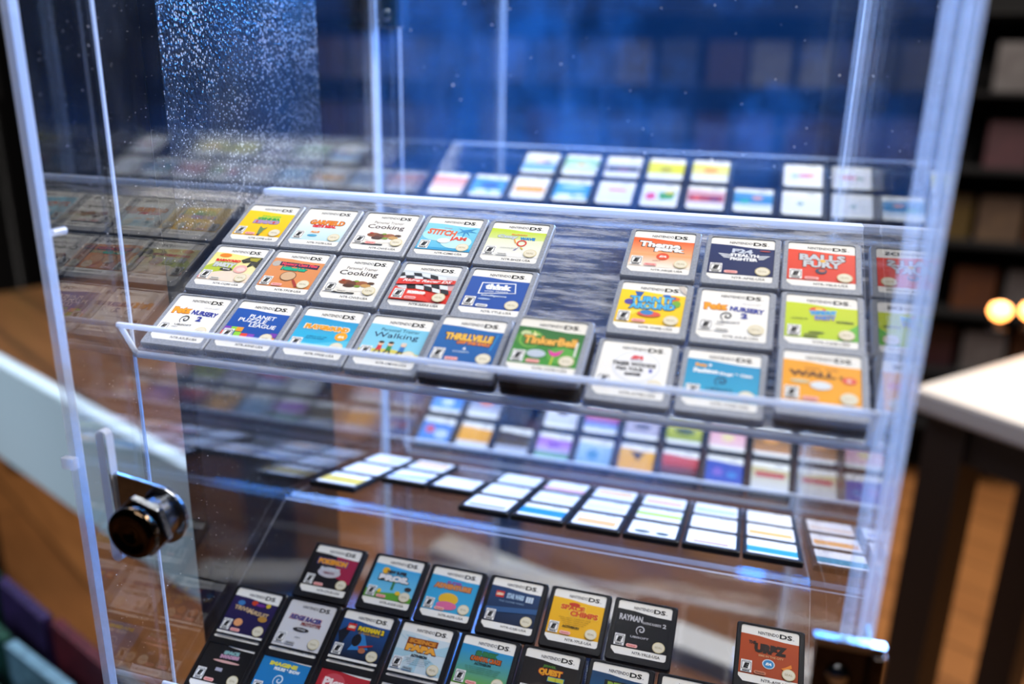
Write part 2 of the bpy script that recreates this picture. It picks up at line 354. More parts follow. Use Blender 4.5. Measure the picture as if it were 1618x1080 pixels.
UP = {
 (0, 0): (dict(art=('#ffd400', '#ffc400'), code='NTR-CFPE-USA', e=[T('ZENSES', 15, 20.3, 12, 2.0, '#8fce2c', bold=.05), T('ZENHIA', 14.6, 18.2, 14, 2.0, '#1f9a3a', bold=.08, out='#bfe07a'), T('REMIXED', 14.6, 15.6, 14.5, 2.6, '#b79ac8', bold=.06, out='#8a7aa8'), ('e', 9, 15.6, .7, 1, '#d24a33'), ('e', 19, 15.4, .8, 1, '#d24a33'), ('p', [(14.4, 4.2), (15.8, 4.2), (16.6, 9.0), (17.8, 11.2), (15.4, 10.2), (13.2, 12), (13.6, 8.6)], '#6a8a5a'), ('e', 15, 4.9, .9, .6, '#5a3040')]), 'grey game cartridge with all yellow sticker and green and lilac title'),
 (1, 0): (dict(art=('#f5fafa', '#bfe0ec'), code='NTR-YG7E-USA', e=[T('GARFIELD', 15, 18.6, 19, 3.6, '#f58a12', bold=.05, out='#7a3a10'), T('GETS REAL', 14.6, 15.4, 13.5, 2.2, '#de2430', bold=.09), T('ALLG', 11.5, 10.6, 5, 1.6, '#f0951f', bold=.07), ('e', 11.2, 7.6, 2.8, .9, '#4aa6cc')], pill=0), 'grey game cartridge with pale blue sticker and orange title above a red line'),
 (2, 0): (dict(art=('#f3f0ea', '#efebe2'), code='NTR-CNVE-USA', e=[T('Personal Trainer', 14, 22.3, 16, 2.0, '#5a4a42', bold=0), T('Cooking', 13.6, 18.4, 20, 4.2, '#3a221a', bold=0.01)]+FOOD), 'grey game cartridge with cream sticker showing a dish of food, in the back row'),
 (3, 0): (dict(art=('#7fd0ea', '#54b8de'), code='NTR-C3ME-USA', e=[('e', 9, 16, 9, 5, '#a8e0ef'), ('e', 19, 11, 8, 5, '#bfe9f2'), ('p', [(20, 20.6), (27, 22.6), (23.8, 20.4), (27.6, 19.0), (22.6, 19.4), (24.6, 16.2), (21.8, 19), (21.2, 12), (20.6, 19.2), (17.5, 17.5), (19.8, 19.9), (17, 22)], '#2f8fc6'), T('STITCH', 9.8, 17.8, 15.0, 4.4, '#e4612a', bold=.05, rot=-.08), T('JAM', 19.4, 13.2, 8.5, 3.6, '#e0432a', bold=.05), T('Disney', 12, 21.2, 4, 1.1, '#e47a4a', bold=0), ('e', 12.5, 11.4, 3.3, 1.9, '#f2f6f7'), ('r', 0, 3.9, 28, 5.8, '#2a9acb')], pill=0), 'grey game cartridge with sky blue palm tree sticker and orange lettering'),
 (4, 0): (dict(art=('#c6dc3c', '#eeeee8'), code='NTR-BHZE-USA', e=[('g', 3.9, 17, '#e6e8c8', '#ececea'), T('Cozy', 9.5, 18.6, 10, 2.8, '#c9d4d8', bold=.06, out='#9aa8ae'), T('WAVE', 19.6, 18.0, 7.6, 2.2, '#1f86cc', bold=.08), T('Bubble', 15, 20.8, 8, 1.0, '#f0943c', bold=.03), ('ring', 17.6, 14.3, 1.7, 2.5, '#d8452f'), ('p', [(13, 17), (13.6, 17.2), (15, 14.2), (14.4, 13.8)], '#e8a23a'), ('p', [(16.8, 11), (17.4, 11.6), (15.6, 8.6), (14.6, 8.6)], '#8a86b8'), ('p', [(18, 11.6), (19.4, 10), (19, 9.4), (17.6, 11)], '#d8c04a'), T('AGATSUMA', 12, 10.2, 8, .8, '#9a9a9a', bold=0)], pill='#e6e6e0'), 'grey game cartridge with lime to white sticker, at the left rim of the empty gap'),
 (6, 0): (dict(art=('#f0642c', '#fbd9a0'), code='NTR-A8QE-USA', e=[('g', 3.9, 13, '#f7a060', '#f8efe2'), T('Theme', 12.6, 20.0, 19, 4.0, '#fbfbfa', bold=.05, out='#30302e', rot=-.04), T('park', 17.5, 16.6, 13.5, 3.8, '#fbfbfa', bold=.07, out='#30302e', rot=-.04), ('e', 15, 11.6, 2.9, 2.5, '#e2532e'), T('EA', 15, 11.6, 3.4, 1.4, '#f8e8e0', bold=.06, shear=.3), T('LICENSED BY', 12.5, 8.4, 3.5, .6, '#8a5a4a')]), 'grey game cartridge with orange sticker and fat white title, right of the gap'),
 (7, 0): (dict(art=('#16285e', '#0f1e50'), code='NTR-AF9E-USA', e=[T('F24', 14.2, 20.6, 9, 3.0, '#c8d2e2', bold=.05, rot=-.03), T('STEALTH', 15.2, 17.6, 12.5, 2.2, '#f2f5f8', bold=.06), T('FIGHTER', 15.2, 14.9, 12.0, 2.2, '#f2f5f8', bold=.06)]+[('p', [(3.6+i, 18.2-i*1.1), (9, 17.8-i*1.1), (9, 17.2-i*1.1), (4.4+i, 17.5-i*1.1)], '#dfe5ee') for i in range(3)]+[('p', [(26.4-i, 18.2-i*1.1), (21.4, 17.8-i*1.1), (21.4, 17.2-i*1.1), (25.6-i, 17.5-i*1.1)], '#dfe5ee') for i in range(3)]+[('e', 24, 21.4, 2.4, .4, '#b0453c')]), 'grey game cartridge with navy sticker and winged white lettering'),
 (8, 0): (dict(art=('#e8431f', '#d9361a'), code='NTR-YBLE-USA', e=[T('BALLS', 14.4, 19.8, 19, 4.4, '#c6ccd2', bold=.05, out='#7a3a2a'), T('FURY', 14.6, 15.2, 16, 4.4, '#c6ccd2', bold=.05, out='#7a3a2a'), ('e', 14.6, 17.6, 1.2, 1.0, '#e8b43a'), ('e', 14.0, 10.6, 2.4, 2.0, '#3a3f55'), ('e', 14.4, 10.9, 1.4, 1.0, '#c8553a')]), 'grey game cartridge with red orange sticker and grey block capitals, back right corner'),
 (0, 1): (dict(art=('#f6e98a', '#efe6c8'), code='NTR-CQBE-USA', e=[('p', [(0, 14), (7, 19), (16, 17), (16, 9), (0, 9)], '#b7c93c'), ('p', [(0, 3.9), (0, 8), (14, 12), (28, 10), (28, 3.9)], '#efdcc8'), ('e', 6.6, 22.8, 3.4, 1.5, '#f0861f'), T('BARNYARD', 10.2, 19.0, 14, 1.9, '#e0322a', bold=.08), T('PARTY', 10, 15.6, 12, 3.2, '#cfd4d0', bold=.09, out='#9aa0a0'), ('p', [(17, 20), (21, 23), (28, 23), (28, 15), (25, 17), (22, 14), (23, 19), (19, 18)], '#2a2c24'), ('p', [(21, 22), (27, 22.6), (26, 19.6), (22, 20)], '#a8a02c'), ('e', 20, 13.4, 3.6, 3.0, '#efb4aa'), ('e', 20.4, 13.0, 2.4, 1.6, '#f3d2c8'), ('e', 12.5, 12.4, 3.5, 1.1, '#3a3a34'), T('THQ', 12.5, 12.4, 4, 1.1, '#f4f4f0'), ('e', 2, 5.6, 2, 1.2, '#e89a94')], pill='#e2dcd2'), 'grey game cartridge with pale yellow sticker, red lettering and black figure'),
 (1, 1): (dict(art=('#e2945c', '#dd8b50'), code='NTR-YFCE-USA', e=[('e', 2.8, 20.6, 2.4, 2.1, '#b9b3ac'), ('p', [(4.6, 22.2), (26, 21.4), (26, 18.2), (4.8, 19.4)], '#3a2a4c'), T('Mystery Case Files', 15.4, 20.4, 19.5, 2.6, '#ec4458', bold=.05, rot=-.02), T('MillionHeir', 14, 17.3, 13.5, 2.3, '#12b48a', bold=.08, out='#1a6a62', rot=-.02), ('e', 13.2, 12.0, 4.2, 3.5, '#7a5236'), ('e', 13.2, 12.0, 3.8, 3.1, '#d5b08a'), ('p', [(16.4, 9.4), (17.4, 9.9), (21.4, 5.2), (20, 4.6)], '#a8362c')]), 'grey game cartridge with tan orange sticker showing a magnifying glass'),
 (2, 1): (dict(art=('#f3f0ea', '#efebe2'), code='NTR-CNVE-USA', e=[T('Personal Trainer', 14, 22.3, 16, 2.0, '#4a3c36', bold=0), T('Cooking', 13.6, 18.4, 20, 4.2, '#241510', bold=0.01)]+FOOD, pill='#e6e2d8'), 'grey game cartridge with cream sticker showing a dish of food, in the middle row'),
 (3, 1): (dict(art=('#cfd8dc', '#dd3226'), code='NTR-ARRE-USA', e=[('g', 3.9, 13, '#e23a26', '#d42a1e')]+CHECK+[('p', [(0, 14), (28, 17), (28, 19.5), (0, 18)], '#e03424'), T('Ridge Racer DS', 14.5, 17.3, 24, 2.4, '#f6e0dc', bold=.04, out='#c01f18', shear=.3, rot=.03), ('p', [(0, 3.9), (0, 12), (14, 9.5), (20, 3.9)], '#e23a26'), T('namco', 12, 9.2, 8.5, 2.0, '#f8efe8', bold=.09, out='#e8988c'), ]), 'grey game cartridge with red sticker under a black and white chequered flag'),
 (4, 1): (dict(art=('#2353a8', '#1d4da4'), code='NTR-YTLE-USA', e=[('p', [(6, 13), (6, 21), (22, 21.8), (23.5, 15)], '#e8eef6'), ('p', [(6.6, 13.6), (6.6, 20.4), (21.6, 21.2), (22.9, 15.3)], '#2353a8'), T('th!nk', 14.6, 18.4, 12.5, 4.0, '#f6f8fa', bold=.08), T('LOGIC TRAINER', 14.4, 15.2, 11, 1.0, '#dfe7f2'), T('intelligence', 14, 12.2, 12, 1.6, '#b8c8e2', bold=.05), ('e', 10, 9.8, 3, .6, '#9fb6dc')], pill='#e4e8ee'), 'grey game cartridge with royal blue sticker and white lettering in a tilted frame'),
 (6, 1): (dict(art=('#fbd51c', '#f7c90e'), code='NTR-YN9E-USA', e=[('p', [(6, 24), (10, 24), (9, 20.6), (7.4, 21)], '#2a5cae'), ('p', [(4, 10), (20, 23), (23, 23), (7, 9)], '#f2e04a'), ('e', 4.6, 17, 2.2, 1.8, '#5a4aa0'), ('e', 22.6, 21, 3.2, 1.5, '#e8762a'), ('e', 20, 22.4, 1.8, .9, '#2d6fc0'), ('e', 24.6, 17.6, 1.8, 2.2, '#78b23c'), T('TURN IT', 14.2, 19.2, 18.5, 3.8, '#52b8e6', bold=.05, out='#1a5a96', rot=.04), T('AROUND', 14.6, 15.0, 19, 3.6, '#52b8e6', bold=.05, out='#1a5a96', rot=.04), ('e', 14, 10, 5, 1.8, '#e05a4a'), ('e', 13, 10.8, 2.8, 1.6, '#3f86c2'), ('p', [(26.6, 29.6), (28, 26), (28, 24), (25.6, 26), (24.5, 29)], '#cfc6bc')]), 'grey game cartridge with bright yellow sticker and light blue puzzle lettering'),
 (7, 1): (petz(), 'grey game cartridge with white sticker, yellow and navy title, black swirl, mid right'),
 (8, 1): (dict(art=('#c8d816', '#b9d41a'), code='NTR-C6SE-USA', e=[('p', [(20, 3.9), (28, 3.9), (28, 14), (24, 10)], '#63b83a'), ('e', 12.6, 20.8, 3.4, 2.0, '#e2562a'), ('e', 13, 21.6, 1.6, .8, '#f3d23c'), T('WIPEOUT', 14.6, 19.4, 10, 2.4, '#3a9ad6', bold=.09, out='#9ad0ea', rot=.08), T('PARTY', 15.6, 16.4, 8, 2.2, '#3f86cc', bold=.09, out='#e4a8a0', rot=.08), T('ACTIVISION', 23, 14.6, 6.6, 1.2, '#23301a', bold=.05), T('LICENSED BY', 5.6, 15, 6.5, .8, '#4a5a1c'), ('e', 12.2, 7.4, 3.2, .6, '#6a7a1e')], pill='#8a9a28'), 'grey game cartridge with lime green sticker and small blue and red logo'),
 (0, 2): (petz(), 'grey game cartridge with white sticker, yellow and navy title and black swirl, front left corner'),
 (1, 2): (dict(art=('#1b55ae', '#174a9e'), code='NTR-A9NE-USA', e=[T('PLANET', 15.4, 20.2, 13.5, 2.4, '#f2f6fa', bold=.02, rot=-.03), T('PUZZLE', 11.5, 17.5, 14.5, 2.4, '#f2f6fa', bold=.02, rot=-.03), T('LEAGUE', 18, 14.6, 13.5, 2.4, '#f2f6fa', bold=.02, rot=-.03)]+[('r', x, y, x+3.4, y+2.6, c) for x, y, c in ((0, 10, '#7a3fae'), (3.6, 10, '#8fd03a'), (6.4, 10, '#f0a030'), (0, 7.2, '#e8572e'), (6.6, 7.0, '#8fd03a'), (10.2, 6.4, '#e2452e'), (13.8, 6.4, '#8a4ab8'), (24.4, 8.2, '#7a3fae'), (24.4, 5.2, '#f0a030'))]+[('r', i*3.5, 3.9, i*3.5+3.3, 4.8, c) for i, c in enumerate(('#f0a030', '#50b8d8', '#8fd03a', '#e8572e', '#f0c030', '#50b8d8', '#8fd03a', '#f08040'))], pill=0), 'grey game cartridge with royal blue sticker and coloured puzzle blocks'),
 (2, 2): (dict(art=('#2a9ed2', '#4fc0e2'), code='NTR-YPGE-USA', e=[('p', [(0, 16), (14, 14), (28, 17), (28, 3.9), (0, 3.9)], '#2fb2dc'), ('p', [(0, 9), (12, 8), (28, 12), (28, 3.9), (0, 3.9)], '#58c6e4'), T('PLAYGROUND', 14.4, 18.2, 21.5, 2.9, '#f7a21e', bold=.09, out='#fbe8c8', rot=-.02), ('e', 23.2, 13.8, 2.9, 2.6, '#f5a81c'), T('EA', 23.2, 13.6, 3, 1.4, '#fdf3dc', bold=.06, shear=.3), T('AGES 5 TO 100', 12, 12.4, 10, .7, '#1d6f98'), T('PLAY THE GAMES', 11.6, 11.2, 9, .7, '#1d6f98')], pill=0), 'grey game cartridge with turquoise sticker, orange title and orange disc'),
 (3, 2): (dict(art=('#7ccbe6', '#8fd4ea'), code='NTR-CMWE-USA', e=[('p', [(0, 3.9), (0, 9.4), (14, 10.4), (28, 8.6), (28, 3.9)], '#d8cc5c'), T('Personal Trainer', 15, 21.8, 18, 1.9, '#2f5a7a', bold=0), T('Walking', 14, 18, 21, 3.9, '#1c2a58', bold=0)]+sum([[('e', x, 13.3, 1.3, 1.3, '#f0c8a8'), ('e', x, 14.0, 1.3, .7, h), ('p', [(x-1, 12), (x+1, 12), (x+1.2, 9.2), (x-1.2, 9.2)], c), ('p', [(x-1.1, 9.2), (x-.4, 9.2), (x-1.6, 6.6), (x-2.2, 6.8)], '#2a2a36'), ('p', [(x+.4, 9.2), (x+1.1, 9.2), (x+1.8, 6.8), (x+1.2, 6.6)], '#2a2a36')] for x, c, h in ((9, '#d2353a', '#3a2418'), (13.6, '#3c8a4a', '#2a1c14'), (19.6, '#3a78b8', '#d8d2c6'))], [])), 'grey game cartridge with light blue sticker showing three small walking figures'),
 (4, 2): (dict(art=('#1a66ae', '#145a9e'), code='NTR-YTVE-USA', e=[T('THRILLVILLE', 14, 18.4, 21, 4.0, '#f6c14a', bold=.06, out='#4a2a1c'), T('OFF THE RAILS', 17, 15.2, 14.5, 1.7, '#f08a3a', bold=.06, out='#7a3418', shear=.2), ('p', [(13.2, 11.2), (14.8, 11.2), (14, 12.8)], '#e8f0f6'), T('LUCASARTS', 13, 9.8, 7, 1.0, '#c8dcec'), ('p', [(24.5, 12), (25.3, 12), (26.4, 22), (25.8, 22)], '#2f8ac8')]), 'grey game cartridge with deep blue sticker and gold title, stacked by the front lip'),
 (5, 2): (dict(art=('#2f6f34', '#3f9a38'), code='NTR-CDFE-USA', paper='#efece2', e=[('e', 6, 18, 6, 5, '#4c8f3c'), ('ring', 6.5, 17.6, 4.2, 4.8, '#7dbb4a'), ('e', 21, 10, 6, 5, '#58a83e'), ('e', 3.8, 20.8, 2.2, 1.6, '#c2d29a'), ('p', [(7, 22.6), (8, 21), (10, 20.6), (8.4, 20), (8, 18.6), (7.2, 20), (5.8, 20.4), (7, 21)], '#e8e29a'), T('TinkerBell', 14.6, 17.4, 22, 4.6, '#f0b44a', bold=.05, out='#5a3a14'), ('p', [(15, 12.6), (18, 11.2), (21.5, 13.4), (20, 10), (18, 9), (16.4, 9.8)], '#e23fa0'), ('p', [(17.4, 9), (18.2, 9), (17.9, 4), (17.2, 4)], '#c2cc3a'), ('e', 10.6, 9.8, 3.9, 2.2, '#bcc8d4'), ('r', 25.6, 10, 26.6, 18, '#d8dcd0')]), 'grey game cartridge with green sticker and gold title, topmost of the highest stack'),
 (6, 2): (dict(code='NTR-AT9E-USA', e=[('e', 15.2, 16.6, 9.6, 8.6, '#dfe3ea'), ('e', 15.2, 16.6, 9.0, 8.0, '#f0f1f2'), T('EA', 14.8, 21.6, 5.2, 2.2, '#e04650', bold=.09, shear=.35), T('SPORTS', 14.8, 19.9, 5, .8, '#5a6a90'), T('TIGER WOODS', 14.2, 17.6, 17.5, 2.2, '#26262c', bold=.05), T('PGA TOUR', 13, 14.8, 11, 1.9, '#26262c', bold=.05), T('2008', 14.4, 12.2, 6.6, 1.7, '#26262c', bold=.05), ('r', 20.6, 13.9, 21.8, 15.8, '#4a58b8')], pill=0), 'grey game cartridge with white sticker, small red logo and dark lettering in a faint ring'),
 (7, 2): (dict(art=('#1f93c4', '#29a6cc'), code='NTR-CFZE-USA', e=[T('Petz', 5.6, 21.6, 4.6, 1.9, '#f5a81f', bold=.09), T('Fashion', 7.6, 18.6, 9.5, 2.2, '#f2f6f8', bold=.07), T('Dogz & Catz', 19.2, 17.8, 12.5, 1.9, '#f2f6f8', bold=.07), ('spiral', 14, 13.8, 2.9, '#173a60'), T('UBISOFT', 13.6, 9.4, 10, 1.1, '#173a60'), ('e', 9, 21.8, .6, .7, '#e8f2f6')], pill=0), 'grey game cartridge with blue sticker, white title and dark swirl by the front lip'),
 (8, 2): (dict(art=('#f5a51a', '#f7a812'), code='NTR-YWEE-USA', e=[T('DISNEY   PIXAR', 14, 21, 12, 1.0, '#b06a20'), T('WALL', 10.6, 18.0, 17, 3.0, '#6b3f14', bold=.07), T('E', 21, 17.4, 1.4, 1.6, '#8a5a1c', bold=.04), ('e', 23.8, 16.2, 2.6, 1.7, '#e8564a'), T('E', 23.8, 16.2, 1.6, 1.4, '#f5d8c8', bold=.05), ('e', 6.5, 13.8, 3.6, .9, '#d8c8a0'), ('e', 13.8, 12.4, 3.9, 2.1, '#dfe4e8')]), 'grey game cartridge with amber sticker and wide brown capitals, front right corner'),
}
# measured spots on the upper shelf (x, v in mm) and how many cartridges lie beneath
PUP = {(0, 0): (0.8, 73.3), (1, 0): (34.6, 73.4), (2, 0): (68.9, 73.2), (3, 0): (103.3, 73.4), (4, 0): (137.3, 72.8), (6, 0): (207.2, 73.7), (7, 0): (242.6, 72.9), (8, 0): (276.4, 73.0),
       (0, 1): (0.8, 37.2), (1, 1): (34.9, 36.9), (2, 1): (69.3, 36.6), (3, 1): (104.0, 36.2), (4, 1): (138.2, 36.2), (6, 1): (207.8, 36.2), (7, 1): (242.2, 35.6), (8, 1): (276.9, 37.4),
       (0, 2): (0.6, 0.6), (1, 2): (34.4, 0.8), (2, 2): (69.0, 0.6), (3, 2): (102.8, 0.2), (4, 2): (136.9, 0.3), (5, 2): (171.9, 0.4), (6, 2): (206.3, 0.0), (7, 2): (241.0, -0.3), (8, 2): (277.0, 1.2)}
UNDER = {(4, 2): 1, (5, 2): 2, (8, 2): 1}
GU = 'grey game cartridges on the upper front shelf of the near tower'
jr = random.Random(3)
LABELS = []
for k, (x, v) in PUP.items():
    spec, text = UP[k]; n = UNDER.get(k, 0)
    LABELS.append((k, make_label(spec), text, x, v, n))

